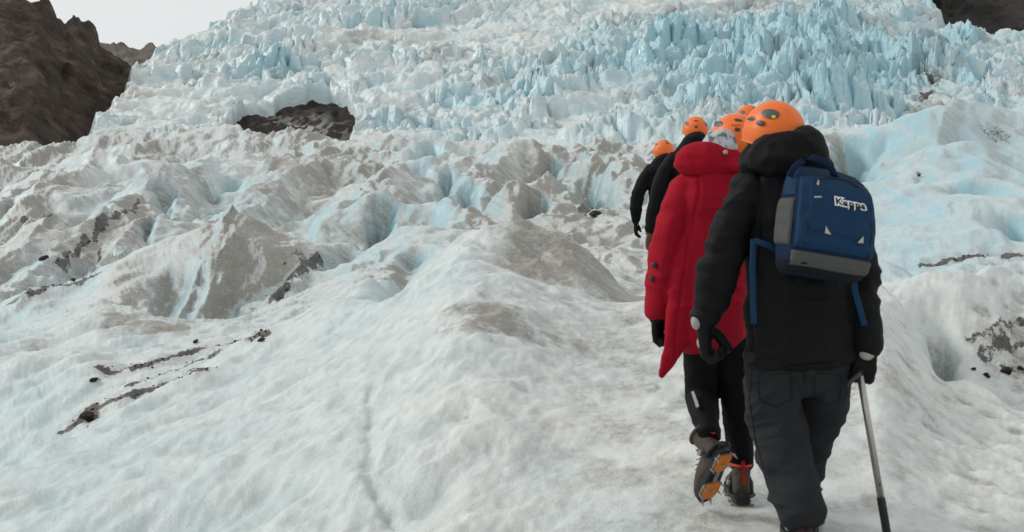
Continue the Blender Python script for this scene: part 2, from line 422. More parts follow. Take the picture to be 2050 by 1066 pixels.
def line_dist(X, Y, pts):
    """distance from every grid point to a world polyline, and the position along it"""
    best = np.full(X.shape, 1e9); par = np.zeros(X.shape); side = np.zeros(X.shape)
    for i in range(len(pts) - 1):
        ax, ay = pts[i][:2]; bx, by = pts[i + 1][:2]
        dx, dy = bx - ax, by - ay; L2 = dx * dx + dy * dy + 1e-9
        t = np.clip(((X - ax) * dx + (Y - ay) * dy) / L2, 0, 1)
        d = np.hypot(X - ax - t * dx, Y - ay - t * dy)
        m = d < best
        best = np.where(m, d, best); par = np.where(m, (i + t) / (len(pts) - 1), par)
    return best, par

# footing along the walkers' track stays even
track = sstep(1.6, 0.5, np.abs(GX - np.interp(GY, [3, 5, 9, 14], [1.0, 1.05, 1.5, 1.85])))
DZ = detail(GX, GY)
DZ = DZ * (1 - 0.55 * track * sstep(16, 12, GY))
# sharp ice ribs that run down towards the viewer: crest points (column, row, depth), left and right flank
RIBS = [([(475,408,30),(455,455,28.5),(415,510,26.8),(360,560,25.2),(320,612,24)], .75, 1.5), ([(751,360,62),(692,406,52),(650,446,45)], .8, .9), ([(987,400,46),(903,403,45.5),(848,430,44.5),(815,470,41)], .9, .9),
 ([(1008,394,46),(945,419,43),(899,466,38)], .8, 1.0), ([(1100,343,64),(1050,385,55),(1010,430,46)], .9, .8), ([(1180,348,64),(1150,390,55),(1120,440,44)], .9, .9), ([(560,352,63),(510,390,55),(450,430,47),(400,458,43)], .7, .9),
 ([(350,326,62),(290,370,54),(230,405,46)], .7, .9), ([(220,412,43),(150,470,38),(60,540,32),(0,592,28)], .7, 1.0), ([(300,416,43),(250,480,37),(200,540,32),(150,592,28.5)], .9, 1.1), ([(100,336,75),(30,390,62),(-50,430,55)], .7, .8),
 ([(640,308,86),(560,345,72),(500,372,64)], .7, .9), ([(860,298,88),(800,335,72),(740,372,62)], .8, .9), ([(1030,292,86),(960,330,74),(900,368,64)], .8, .9), ([(1250,306,80),(1210,350,66),(1180,402,54)], .8, .9),
 ([(640,498,31),(600,540,28),(560,590,25),(540,622,23.5)], .6, .8), ([(800,468,33),(740,520,28),(690,562,25)], .7, .8), ([(130,420,42),(60,470,38),(-20,530,33)], .7, .9), ([(430,312,86),(370,345,72),(320,380,62)], .7, .8), ([(200,318,86),(130,348,72),(70,375,62)], .7, .8)]
for kk_, (pts_, sl_, sr_) in enumerate(RIBS):
    wp_ = [P(*p) for p in pts_]; ya_, yb_ = wp_[-1].y - 5, wp_[0].y + 5
    rr_ = np.nonzero((_y > ya_) & (_y < yb_))[0]; q_ = slice(rr_[0], rr_[-1] + 1); X_, Y_ = GX[q_], GY[q_]
    sc_ = np.mean([p.y for p in wp_]) / 40
    Xw_ = X_ + .55 * sc_ * fbm(X_ / 1.6 / sc_, Y_ / 3.2 / sc_, 4, 900 + kk_)
    d_, t_ = line_dist(Xw_, Y_, [(p.x, p.y) for p in wp_])
    cz_ = np.interp(t_, np.linspace(0, 1, len(wp_)), [p.z for p in wp_]) + .16 * sc_ * fbm(X_ / 1.1 / sc_, Y_ / 2 / sc_, 3, 950 + kk_)
    left_ = Xw_ < np.interp(Y_, [p.y for p in wp_[::-1]], [p.x for p in wp_[::-1]])
    rib_ = cz_ - d_ * np.where(left_, sl_, sr_) * (1 + .25 * fbm(X_ / 2, Y_ / 2, 2, 980 + kk_))
    soft_ = .10 * sc_; base_ = GZ[q_] + DZ[q_]
    hgt_ = np.clip(rib_ - base_, -2, 1.6 * sc_)                                  # a rib never towers
    DZ[q_] += soft_ * np.log1p(np.exp(np.clip(hgt_ / soft_, -30, 60))) * sstep(2.6 * sc_, 1.2 * sc_, d_)
# old boot prints pressed into the track
for k_ in range(26):
    py_ = 3.4 + k_ * .42; px_ = np.interp(py_, [3, 5, 9, 14], [1.05, 1.1, 1.5, 1.85]) + (.13 if k_ % 2 else -.13) + .05 * math.sin(k_ * 2.3); an_ = .12 * math.sin(k_ * 1.7)
    dx_ = (GX - px_) * math.cos(an_) + (GY - py_) * math.sin(an_); dy_ = -(GX - px_) * math.sin(an_) + (GY - py_) * math.cos(an_)
    DZ -= .028 * np.exp(-((dx_ / .055) ** 2 + (dy_ / .145) ** 2) ** 2)
# no random lump may lift a crest over the one it should leave visible
GZ = GZ + DZ
# trodden footing: the ice meets the boots of the five walkers
FEET = [(P(1610, 1108, 4.5), .40), (Vector((P(1612, 1040, 4.9).x, 4.85, P(1580, 1108, 4.6).z + .03)), .40), (P(1486, 1009, 5.35), .45), (P(1781, 1100, 4.58), .25)]
for px_, py_, D_ in ((1386, 233, 11.0), (1505, 210, 10.0), (1334, 280, 13.0)):
    FEET.append((Vector((P(px_, 0, D_).x, D_ + .05, P(0, py_, D_).z - 1.80 + .025)), .75))
for v_, r_ in FEET:
    k_ = np.exp(-(((GX - v_.x) ** 2 + (GY - v_.y) ** 2) / r_ ** 2) ** 1.6)
    GZ = GZ + k_ * (v_.z + 0.35 * np.clip(DZ, -.05, .05) - GZ)

# melt gullies, cracks and hollows: (polyline in pixels, width m, depth m)
GROOVES = [
 ([(744,770),(738,800),(748,835),(736,870),(745,905),(736,935),(744,962),(790,1012)], 0.04, 0.032),
 ([(790,1012),(730,1060),(700,1100)], 0.25, 0.10),
 ([(430,1000),(395,1040),(350,1090)], 0.45, 0.22),
 ([(1885,700),(1890,735),(1900,745)], 0.10, 0.5),
 ([(1820,620),(1850,670),(1880,725)], 0.16, 0.25),
 ([(360,540),(350,590),(330,615)], 0.5, 0.7),
 ([(830,500),(810,530),(800,545)], 0.35, 0.5),
 ([(1700,285),(1705,310),(1710,345)], 0.75, 2.6),
 ([(1760,290),(1740,310)], 0.6, 1.0),
 ([(1945,360),(1950,375)], 0.7, 1.2),
 ([(2035,440),(2045,470)], 0.5, 0.9),
 ([(1190,350),(1187,380),(1185,410)], 0.8, 2.2),
 ([(935,350),(938,385)], 0.6, 1.8),
 ([(1075,390),(1065,430)], 0.35, 1.4),
 ([(770,405),(760,430),(745,475)], 0.35, 1.4),
 ([(895,350),(897,395)], 0.5, 1.2),
 ([(860,285),(858,300)], 1.0, 2.5),
 ([(830,320),(828,332)], 1.0, 2.0),
 ([(1110,310),(1100,335)], 0.6, 2.0),
 ([(330,370),(325,405)], 0.5, 1.2),
 ([(420,390),(470,370)], 0.6, 1.0),
 ([(300,430),(280,470)], 0.25, 0.8),
 ([(640,530),(700,505)], 0.3, 0.5),
]
GB = np.zeros_like(GZ); GG = np.zeros_like(GZ)
for pts, w, dp in GROOVES:
    wp = [hit_col(*p) for p in pts]
    x0, x1 = min(p[0] for p in wp) - 5 * w, max(p[0] for p in wp) + 5 * w
    y0, y1 = min(p[1] for p in wp) - 5 * w - 1, max(p[1] for p in wp) + 5 * w + 1
    rr = np.nonzero((_y > y0) & (_y < y1))[0]
    if not len(rr): continue
    sl = slice(rr[0], rr[-1] + 1)
    X, Y = GX[sl], GY[sl]
    d, t = line_dist(X + w * .5 * vnoise(X / w / 2, Y / w / 2, 3), Y + w * .5 * vnoise(X / w / 2 + 7, Y / w / 2, 4), wp)
    g = np.exp(-(d / w) ** 2)
    GZ[sl] -= dp * g
    GB[sl] = np.maximum(GB[sl], np.exp(-(d / (w * 1.7)) ** 2) * min(1, dp * 1.2))

# ---- colour fields of the near glacier
def grad(Z):
    dzdy = np.gradient(Z, axis=0) / np.gradient(GY, axis=0)
    dzdu = np.gradient(Z, axis=1) / np.gradient(GX, axis=1)
    return dzdu, dzdy
def box(Z, n, ax):
    pad = [(0, 0), (0, 0)]; pad[ax] = (n // 2 + 1, n // 2)
    c = np.cumsum(np.pad(Z, pad, mode='edge'), axis=ax)
    return (np.take(c, range(n, c.shape[ax]), ax) - np.take(c, range(0, c.shape[ax] - n), ax)) / n
SX, SY = grad(GZ)
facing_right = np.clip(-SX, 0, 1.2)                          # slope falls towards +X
steep = np.hypot(SX, SY)
Zs = box(box(GZ, 25, 0), 25, 1)
hollow = np.clip((Zs - GZ) / (0.012 * GY), 0, 1.5)
pn = fbm(GX / (2 + GY * .16), GY / (4 + GY * .2), 4, 77)
farw = sstep(15, 30, GY)
rightwall = sstep(0.27, 0.31, GU) * sstep(12, 16, GY)       # the clean blue slope right of the walkers
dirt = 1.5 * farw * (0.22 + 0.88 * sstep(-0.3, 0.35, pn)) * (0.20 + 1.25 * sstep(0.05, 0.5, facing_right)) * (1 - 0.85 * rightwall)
dirt = dirt * (1 - 0.55 * sstep(55, 80, GY))
blue = 0.05 + 0.85 * farw * sstep(0.15, 0.7, np.clip(SX, 0, 2)) + 0.55 * hollow * farw + 0.25 * sstep(0.1, 0.5, -pn) + 0.8 * rightwall * (0.5 + 0.35 * pn)
nearleft = (1 - farw) * sstep(0.5, -2.0, GX - 0.02 * GY)
blue = blue + 0.30 * nearleft * (0.6 + 0.7 * pn) + 0.35 * (1 - farw) * hollow
blue = np.maximum(blue, GB)
cup = np.clip((box(box(GZ, 11, 0), 31, 1) - GZ) / 0.016, 0, 1.4)           # dust and melt water gather in the small cups
dirt = dirt + (1 - farw) * 0.30 * cup * (0.35 + sstep(-1.5, 1.5, GX)) * sstep(-0.4, 0.4, pn + .2)
dirt = dirt + 0.22 * farw * np.clip(hollow, 0, 1) * (1 - rightwall) + 0.30 * track * sstep(14, 10, GY) * sstep(-.3, .3, fbm(GX / .3, GY / .4, 4, 333))
# patches of dust, world ellipses under pixels of the photograph: px, py, half width px, half height px, strength
def patch(px, py, wpx, hpx, amp, field, sd):
    rows = HY - (GZ - CAMZ) / GY * FPX
    x, y, z = hit_col(px, py, GZ)
    rx = wpx / FPX * y
    _, ya, _ = hit_col(px, py + hpx, GZ); _, yb, _ = hit_col(px, py - hpx, GZ)
    ry = max(0.5 * abs(yb - ya), rx * 0.35); yc = 0.5 * (ya + yb)
    d = np.hypot((GX - x - (GY - yc) * (px - CX) / FPX) / rx, (GY - yc) / ry) + 0.55 * fbm(GX / rx * 1.6, GY / ry * 1.6, 5, sd, 0.6)
    field[:] = np.maximum(field, amp * sstep(1.25, 0.25, d))
moundface = sstep(11.3, 12.2, GY) * sstep(14.9, 14.0, GY) * sstep(-0.45, 0.25, GX + .12 * fbm(GX / .4, GY / .5, 3, 9)) * sstep(2.3, 1.5, GX)
dirt = np.maximum(dirt, 1.1 * moundface * (0.85 + .35 * fbm(GX / .5, GY / 1.1, 4, 10)))
for k, a in enumerate([(1010,640,120,34,.50),(940,655,50,18,.4),
    (1170,690,140,30,.22),(1250,860,70,30,.28),(1800,770,90,30,.30),(1260,780,60,20,.3),(1500,1040,140,30,.25),(1720,1010,90,30,.22),
    (220,640,60,22,.8),(310,655,70,16,.6),(60,690,60,14,.35),(560,600,60,20,.5),(200,380,160,34,.85),(380,360,60,40,.75),
    (540,385,90,30,.75),(100,500,100,50,.6),(230,470,80,40,.7),(430,530,60,50,.55),(560,460,60,20,.6),(345,590,30,30,.85),
    (820,390,70,24,.7),(1060,330,60,25,.75),(880,360,60,30,.6),(640,330,60,20,.5),(330,310,60,14,.5),(1800,545,45,16,.75),(720,470,60,20,.6),(1000,400,40,20,.5)]):
    patch(a[0], a[1], a[2], a[3], min(1.0, a[4] * (1.7 if a[1] > 600 else 1.15)), dirt, 200 + k * 7)
GRIT = [(180,838,22,14,.9),(500,678,22,5,.9),(60,585,20,7,.7),(610,520,30,10,.7),(1910,526,50,7,1.0),(2030,515,40,7,1.0),(2010,690,40,34,.55),(2020,735,36,14,.75),
    (1990,270,50,22,.45),(2030,300,30,20,.5),(1180,428,18,9,.9),(1840,350,6,5,.9),(1300,330,10,8,.7)]
for k, a in enumerate(GRIT):
    patch(*a, GG, 500 + k * 7)
BANDS = [([(145,858),(190,825),(240,800),(330,770),(400,742)], 10, 1.0), ([(205,748),(270,735),(330,722),(400,703),(460,688),(530,674)], 8, .95), ([(255,775),(330,748),(400,722),(440,705)], 6, .8), ([(190,760),(250,742)], 5, .7),
    ([(15,612),(60,590),(110,572),(200,548)], 6, .9), ([(120,535),(160,500),(200,455),(235,430),(275,408)], 5, .8), ([(170,560),(200,500)], 3, .7), ([(545,606),(560,588),(580,560),(600,535),(640,512)], 7, .85),
    ([(1850,532),(1900,523),(1950,515),(2050,514)], 8, 1.0), ([(50,440),(100,430)], 5, .9), ([(1940,690),(1990,668),(2045,640)], 7, .55), ([(1960,715),(2010,700),(2050,690)], 7, .6)]
for k, (pts, wpx, am) in enumerate(BANDS):
    wp = [hit_col(*p, GZ) for p in pts]; ym = np.mean([p[1] for p in wp]); wd = wpx / FPX * ym
    y0_, y1_ = min(p[1] for p in wp) - 8 * wd - .6, max(p[1] for p in wp) + 8 * wd + .6
    rr = np.nonzero((_y > y0_) & (_y < y1_))[0]; sl = slice(rr[0], rr[-1] + 1); X, Y = GX[sl], GY[sl]
    d, _t = line_dist(X + 1.1 * wd * fbm(X / wd / 4, Y / wd / 7, 4, 700 + k), Y + 1.5 * wd * fbm(X / wd / 4 + 5, Y / wd / 7, 4, 800 + k), wp)
    GG[sl] = np.maximum(GG[sl], am * sstep(2.3 * wd, .5 * wd, d))
GG *= 0.88
dirt = np.maximum(dirt, 0.75 * np.clip(box(box(GG, 9, 0), 15, 1) * 1.3, 0, 1))
dirt = np.clip(dirt, 0, 1); blue = np.clip(blue * (1 - 0.6 * dirt), 0, 1)
glacier = link("glacier", grid_mesh("glacier", GX, GY, GZ, dict(dirt=dirt, blue=blue, grit=GG, far=sstep(13, 26, GY) * (1 - .8 * rightwall)), M_ICE_N), smooth=False)
tag(glacier, "near glacier surface of wavy white and dusty ice", kind="structure")

def ground_z(x, y):
    """height of the finished ice under a world point"""
    r = int(np.clip(np.searchsorted(_y, y) - 1, 0, len(_y) - 2)); ty = (y - _y[r]) / (_y[r + 1] - _y[r])
    def row(k):
        return np.interp(x / _y[k], _u, GZ[k])
    u = x / y
    return float(np.interp(u, _u, GZ[r]) * (1 - ty) + np.interp(u, _u, GZ[r + 1]) * ty)
# ---- the icefall behind
_iu = np.concatenate([np.linspace(-0.85, -0.47, 40)[:-1], np.linspace(-0.47, 0.47, 900), np.linspace(0.47, 0.85, 60)[1:]])
_iy = np.concatenate([np.linspace(170, 235, 40)[:-1], np.linspace(235, 455, 430)[:-1], np.linspace(455, 640, 60)])
IU, IY = np.meshgrid(_iu, _iy); IX = IU * IY
def fall_macro(X, Y):
    px = CX + X / Y * FPX + 13 * fbm(X / 11, Y / 11, 3, 261)
    # rows of the photograph that the slope passes at each depth
    ys = [170, 200, 250, 300, 350, 400, 450, 520, 640]
    rows = [345, 318, 252, 180, 108, 38, -25, -95, -180]
    row = np.interp(Y, ys, rows)
    # dip towards the rock step on the left and towards the right foot
    row = row + 10 * np.sin(px / 310.0) * sstep(190, 260, Y)
    crest = np.interp(px, [-900, 140, 180, 196, 216, 240, 252, 268, 290, 320, 350, 400, 470, 530, 620, 800, 1700, 1840, 1858, 1872, 1890, 1910, 1980, 2060, 2400, 2800],
                      [345, 330, 288, 256, 246, 218, 184, 152, 130, 107, 86, 60, 33, 8, -60, -260, -260, -60, -10, 30, 62, 72, 74, 78, 110, 140])
    k = np.clip((crest - row) / 14.0, -40, 40)          # soft limit: beyond the crest the ice falls away
    lim = crest - 14 * np.log1p(np.exp(k)) + 14 * k
    over = np.maximum(crest - row, 0)
    row = np.where(row > crest + 60, row, np.maximum(row, crest) + 0.5 * over)
    return CAMZ + (HY - row) / FPX * Y
IZ0 = fall_macro(IX, IY)
IPX = CX + IU * FPX; IPY = HY - (IZ0 - CAMZ) / IY * FPX
def blob(px, py, rx, ry, rot=0):
    c, s = math.cos(R(rot)), math.sin(R(rot)); dx, dy = IPX - px, IPY - py
    return np.exp(-(((dx * c + dy * s) / rx) ** 2 + ((-dx * s + dy * c) / ry) ** 2))
amp = 0.62 + 0 * IZ0
amp += 1.0 * blob(1560, 130, 330, 110) + 0.45 * blob(570, 150, 110, 45) + 0.4 * blob(1030, 215, 150, 45) + 0.3 * blob(700, 30, 200, 50) + 0.35 * blob(1900, 170, 170, 70)
amp -= 0.55 * blob(330, 220, 110, 45, 10) + 0.42 * blob(1160, 235, 160, 26, -28) + 0.5 * blob(1330, 15, 260, 32) + 0.3 * blob(900, 80, 160, 30) + 0.25 * blob(330, 120, 60, 30) + 0.35 * blob(950, 285, 300, 14)
amp = np.clip(amp, 0.10, 1.7)
amp *= 1 + 0.3 * fbm(IX / 30, IY / 30, 2, 5)
wx = fbm(IX / 14, IY / 14, 3, 11); wy = fbm(IX / 14 + 3, IY / 14, 3, 12)
def seracs(sx, sy, rot, s, H, ew=0.22, tl=0.55):
    c, sn = math.cos(R(rot)), math.sin(R(rot))
    a = (IX * c + IY * sn + 2.2 * wx * sx / 4) / sx; b = (-IX * sn + IY * c + 2.2 * wy * sy / 6) / sy
    f1, f2, r1, r2, dx, dy = cells(a, b, s)
    ang = r2 * 6.283
    tilt = (np.cos(ang) * dx + np.sin(ang) * dy)
    edge = np.clip((f2 - f1) / ew, 0, 1)
    top = (0.25 + 0.75 * r1 ** 1.3) + tl * tilt
    return H * (top * (0.35 + 0.65 * edge ** 0.7) - 0.35 * (1 - edge) ** 2), edge
Z1, e1 = seracs(4.6, 8.5, 14, 31, 5.2)
Z2, e2 = seracs(2.2, 3.6, -8, 57, 1.7)
Z3, e3 = seracs(11.0, 15.0, 25, 83, 6.0)
Z4, e4 = seracs(7.4, 6.2, 30, 131, 4.6, 0.13, 1.0)
big = sstep(0.8, 1.3, amp)
# bands across the flow: broken steps alternate with smoother ramps
band = sstep(-0.35, 0.45, vnoise((IX + 9 * wx) / 70, (IY - 0.35 * IX + 9 * wy) / 26, 19) + 0.5 * fbm(IX / 18, IY / 12, 3, 23))
amp = amp * (0.26 + 0.74 * np.maximum(band, big))
mixb = np.clip(sstep(-.25, .35, fbm(IX / 24, IY / 18, 3, 171)) - .75 * big, 0, 1)
rel = amp * ((0.9 - .15 * big) * (Z1 * (1 - mixb) + Z4 * mixb) + 0.8 * Z2 * (0.5 + 0.5 * e1) * (1 - .4 * big) + (0.45 + 0.55 * big) * Z3) + amp * 1.3 * (ridged((IX + 3 * wx) / 6.0, (IY + 3 * wy) / 9, 3, 95) - .9)
rel += (0.35 + 0.25 * amp) * (ridged((IX * .94 + IY * .34) / 4.5, (IY * .94 - IX * .34) / 11, 3, 99) - 0.9)
rel += 4.0 * fbm((IX + 6 * wx) / 42, (IY - .3 * IX + 6 * wy) / 24, 3, 141)
fade = sstep(180, 225, IY)
IZ = IZ0 + fade * (rel - 2.2 * amp)
# the ice is broken away round the dark rock step
def poly_mask(pts, soft):
    """1 inside a closed outline given in photograph pixels of the undisturbed slope"""
    ins = np.zeros(IPX.shape, bool); d = np.full(IPX.shape, 1e9); n = len(pts)
    for i in range(n):
        (x1, y1), (x2, y2) = pts[i], pts[(i + 1) % n]
        cond = ((y1 > IPY) != (y2 > IPY)); xx = (x2 - x1) * (IPY - y1) / ((y2 - y1) if y2 != y1 else 1e-6) + x1
        ins ^= cond & (IPX < xx)
        L2 = (x2 - x1) ** 2 + (y2 - y1) ** 2
        t = np.clip(((IPX - x1) * (x2 - x1) + (IPY - y1) * (y2 - y1)) / L2, 0, 1)
        d = np.minimum(d, np.hypot(IPX - x1 - t * (x2 - x1), IPY - y1 - t * (y2 - y1)))
    s = np.where(ins, d, -d)
    return sstep(-soft, soft, s)
OUT = [(455,320),(458,260),(466,226),(490,204),(540,198),(585,190),(625,176),(660,170),(700,190),(722,218),(718,248),(700,280),(680,300),(670,330)]
IPX0, IPY0 = IPX, IPY
IPX = IPX + 9 * fbm(IX / 9, IY / 12, 2, 301); IPY = IPY + 7 * fbm(IX / 9 + 8, IY / 12, 2, 302)
hole = poly_mask(OUT, 3)
IPX, IPY = IPX0, IPY0
IZ = IZ - 16.0 * hole
SXi = np.gradient(IZ, axis=1) / np.gradient(IX, axis=1); SYi = np.gradient(IZ, axis=0) / np.gradient(IY, axis=0)
Zsm = box(box(IZ, 21, 0), 21, 1)
cav = np.clip((Zsm - IZ) / 2.2, -1, 1.3)
sl = np.hypot(SXi, SYi)
iblue = 0.34 + 0.55 * np.clip(cav, 0, 1) + 0.42 * sstep(0.7, 2.0, sl) * np.clip(amp, .3, 1.2) + 0.16 * (amp - 0.6) + 0.22 * blob(1560, 140, 360, 110) + 0.22 * fbm(IX / 22, IY / 16, 3, 44)
iblue -= 0.2 * blob(330, 200, 130, 60) + 0.15 * blob(850, 80, 260, 50) + 0.2 * blob(1330, 15, 260, 35)
idirt = 0.55 * sstep(0.25, 0.75, fbm(IX / 16, IY / 16, 4, 66) + 0.75 * blob(1870, 150, 55, 110) + 0.5 * blob(1560, 30, 130, 30) + 0.4 * blob(860, 90, 160, 40) + 0.35 * blob(260, 180, 70, 60) + 0.3 * blob(1500, 235, 400, 20)) * (0.5 + 0.5 * sstep(0.2, 1.0, np.clip(cav + .6, 0, 2)))
idirt += 0.35 * blob(1870, 160, 40, 90) * sstep(-.1, .3, fbm(IX / 5, IY / 5, 3, 67))
igrit = 0.55 * blob(1850, 185, 40, 45) * sstep(0, .3, fbm(IX / 6, IY / 6, 3, 68)) + 0.7 * blob(1505, 32, 7, 4)
ice = link("icefall", grid_mesh("icefall", IX, IY, IZ, dict(dirt=np.clip(idirt, 0, 1), blue=np.clip(iblue, 0, 1), grit=np.clip(igrit, 0, 1)), M_ICE_F), smooth=False)
tag(ice, "broken blue icefall of seracs rising behind the glacier", kind="structure")

# ---- rock: one builder for slopes given by their skyline
def rock_slope(name, label, mat, u0, u1, nu, y0, y1, ny, foot_row, sky, amp, scale, seed, back=60, snow=None):
    u = np.linspace(u0, u1, nu); t = np.linspace(0, 1.25, ny)
    U, T = np.meshgrid(u, t); PX = CX + U * FPX
    Y = y0 + (y1 - y0) * T + (70 * sstep(60, 215, PX) if name == 'mountain' else 0); X = U * Y
    row = np.interp(PX, [p[0] for p in sky], [p[1] for p in sky])
    tt = np.minimum(T, 1)
    prof = tt ** 0.9
    r = foot_row + (row - foot_row) * prof
    Z = CAMZ + (HY - r) / FPX * Y - np.maximum(T - 1, 0) * 4 * back
    a = X * 0.8 + Y * 0.6; b = -X * 0.6 + Y * 0.8
    n1 = ridged(a / scale, b / (scale * 1.8), 5, seed); n2 = fbm(X / scale * 2.5, Y / scale * 2.5, 4, seed + 3)
    strata = np.sin((Z + 0.35 * X + 6 * n2) / (scale * 0.16)) * 0.5
    k = sstep(0.0, 0.12, T)
    Z = Z + k * amp * 0.22 * (ridged(a / scale * 4, b / scale * 2.6, 4, seed + 21) - 0.9)
    Z = Z + k * amp * (0.85 * (n1 - 1.0) + 0.35 * n2 + 0.22 * strata * sstep(-.2, .5, n2))
    X = X + k * amp * 0.35 * fbm(Y / scale * 2, Z / scale * 2, 3, seed + 9)
    Y2 = Y + k * amp * 0.6 * fbm(X / scale * 1.7, Z / scale * 1.7, 4, seed + 5)
    sn = np.zeros_like(Z) if snow is None else snow(PX, r, X, Z)
    o = link(name, grid_mesh(name, X, Y2, Z, dict(snow=sn), mat), smooth=False)
    tag(o, label, kind="structure")
    return o
rock_slope("mountain", "dark brown rocky mountainside beside the icefall", M_ROCK, -0.80, -0.285, 420, 190, 330, 330, 345,
           [(-900,-260),(-300,-120),(0,-22),(40,-2),(85,8),(115,28),(133,46),(145,38),(165,40),(185,53),(194,76),(204,92),(232,112),(268,130),(300,160),(400,300)], 4.2, 34, 401)
rock_slope("far_ridge", "distant pale brown ridge between mountain and icefall", M_ROCK2, -0.40, -0.26, 160, 620, 700, 70, 240,
           [(120,60),(205,74),(222,79),(228,74),(234,80),(262,84),(300,86),(322,90),(380,110),(440,140)], 6.0, 40, 431)
rock_slope("mountain_right", "grey rock face above the right end of the icefall", M_ROCK4, 0.33, 0.85, 260, 470, 640, 200, 140,
           [(1780,120),(1840,60),(1858,0),(1875,-60),(1950,-160),(2100,-260),(2900,-380)], 14.0, 60, 451)
# the rock step inside the broken ice
def outcrop():
    r = np.nonzero((_iy > 195) & (_iy < 330))[0]; c = np.nonzero((_iu > (430 - CX) / FPX) & (_iu < (745 - CX) / FPX))[0]
    X, Y, PX, RW = (a[r[0]:r[-1] + 1, c[0]:c[-1] + 1] for a in (IX, IY, IPX, IPY)); Z = IZ0[r[0]:r[-1] + 1, c[0]:c[-1] + 1]
    n = ridged((X + Y * .3) / 8, (Y - X * .2) / 12, 5, 611); f = fbm(X / 3, Y / 4, 4, 615)
    Z = Z - 4.2 + 1.0 * (n - 1) + 0.3 * f
    hd_ = box(box(hole, 5, 0), 9, 1)[r[0]:r[-1] + 1, c[0]:c[-1] + 1]
    Z = Z - 7.0 * (1 - sstep(0.0, 0.3, hd_))
    sn = sstep(0.15, 0.4, fbm((X - Y * .4) / 3.0, (Y + X * .3) / 8, 4, 621)) * np.exp(-(((PX - 610) / 75) ** 2 + ((RW - 226) / 22) ** 2)) * 1.0
    sn = np.maximum(sn, 0.7 * np.exp(-(((PX - 632) / 24) ** 2 + ((RW - 212) / 13) ** 2)) * sstep(-.4, .3, f))
    o = link("rock_outcrop", grid_mesh("rock_outcrop", X, Y, Z, dict(snow=np.clip(sn, 0, 1)), M_ROCK3), smooth=False)
    tag(o, "dark rock step bared in the middle of the icefall", kind="structure")
outcrop()
# ================================================================== PEOPLE AND GEAR
def vnoise3(p, s=0):
    i = np.floor(p); f = (p - i).astype(np.float32); u = f * f * f * (f * (f * 6 - 15) + 10)
    def g(dx, dy, dz):
        ix, iy = i[:, 0] + dx + (i[:, 2] + dz) * 57, i[:, 1] + dy + (i[:, 2] + dz) * 113
        return _h(ix, iy, s) * 2 - 1
    def lerp(a, b, t): return a + (b - a) * t
    x0 = lerp(lerp(g(0, 0, 0), g(1, 0, 0), u[:, 0]), lerp(g(0, 1, 0), g(1, 1, 0), u[:, 0]), u[:, 1])
    x1 = lerp(lerp(g(0, 0, 1), g(1, 0, 1), u[:, 0]), lerp(g(0, 1, 1), g(1, 1, 1), u[:, 0]), u[:, 1])
    return lerp(x0, x1, u[:, 2])

def simple_mat(name, col, rough=0.7, spec=0.3, metal=0.0, var=0.25, scale=30.0, bump=0.0, bscale=200.0, sheen=0.0):
    t = NT(name); v = t.coord()
    n = t.noise(v, scale, 4, 0.6)
    c = t.mix(n, tuple(x * (1 - var) for x in col), tuple(min(1, x * (1 + var)) for x in col))
    nb = t.bump(t.noise(v, bscale, 3, 0.6), bump, 0.004) if bump else None
    t.set(c, rough, spec, nb, metal)
    if sheen: t.bsdf.inputs["Sheen Weight"].default_value = sheen
    return t.m
def weave_mat(name, col, var=0.2, rough=0.85, bump=0.25, freq=420.0):
    t = NT(name); v = t.coord()
    w = t.new("ShaderNodeTexWave"); w.inputs["Scale"].default_value = freq / 6.28; w.inputs["Distortion"].default_value = 1.0
    t.link(t.coord((1, 1, 1), (0, R(45), R(45))), w.inputs["Vector"])
    n = t.noise(v, 9.0, 5, 0.6); f = t.noise(v, 160.0, 3, 0.6)
    c = t.mix(t.math('ADD', t.math('MULTIPLY', n, 0.7), t.math('MULTIPLY', f, 0.3)), tuple(x * (1 - var) for x in col), tuple(min(1, x * (1 + var)) for x in col))
    nb = t.bump(t.math('ADD', t.math('MULTIPLY', w.outputs["Fac"], 0.3), f), bump, 0.002)
    return t.set(c, rough, 0.14, nb)

M_SKIN = simple_mat("skin", (0.52, 0.34, 0.26), 0.55, 0.4, 0, .1, 20)
M_HAIR = simple_mat("hair", (0.05, 0.032, 0.02), 0.6, 0.4, 0, .3, 80)
M_BLACK = weave_mat("black_jacket", (0.0052, 0.0052, 0.006), 0.3, 0.72)
M_BLACK2 = weave_mat("black_softshell", (0.005, 0.0053, 0.0065), 0.3, 0.8)
M_RED = weave_mat("red_parka", (0.30, 0.004, 0.016), 0.14, 0.8, 0.3)
M_LEGGING = weave_mat("black_leggings", (0.004, 0.004, 0.0048), 0.3, 0.75)
M_JEAN = weave_mat("charcoal_trousers", (0.0205, 0.0215, 0.024), 0.35, 0.85, 0.35)
M_GLOVE = simple_mat("black_glove", (0.0048, 0.0048, 0.0055), 0.7, 0.2, 0, .3, 60, 0.4, 300)
M_GLOVEGREY = simple_mat("grey_glove_patch", (0.32, 0.31, 0.28), 0.75, 0.3, 0, .25, 60)
M_BROWN = simple_mat("brown_leather", (0.12, 0.06, 0.025), 0.6, 0.3, 0, .25, 40)
M_ORANGE = simple_mat("orange_helmet", (0.74, 0.14, 0.012), 0.46, 0.4, 0, .12, 14, 0.08, 25)
M_DARKPL = simple_mat("dark_plastic", (0.02, 0.021, 0.024), 0.45, 0.5, 0, .2, 40)
M_GREYPL = simple_mat("grey_vent_mesh", (0.055, 0.06, 0.072), 0.5, 0.5, 0, .3, 300)
M_YELLOW = simple_mat("yellow_tab", (0.75, 0.6, 0.02), 0.5)
M_TEXTD = simple_mat("faded_print", (0.33, 0.075, 0.012), 0.5)
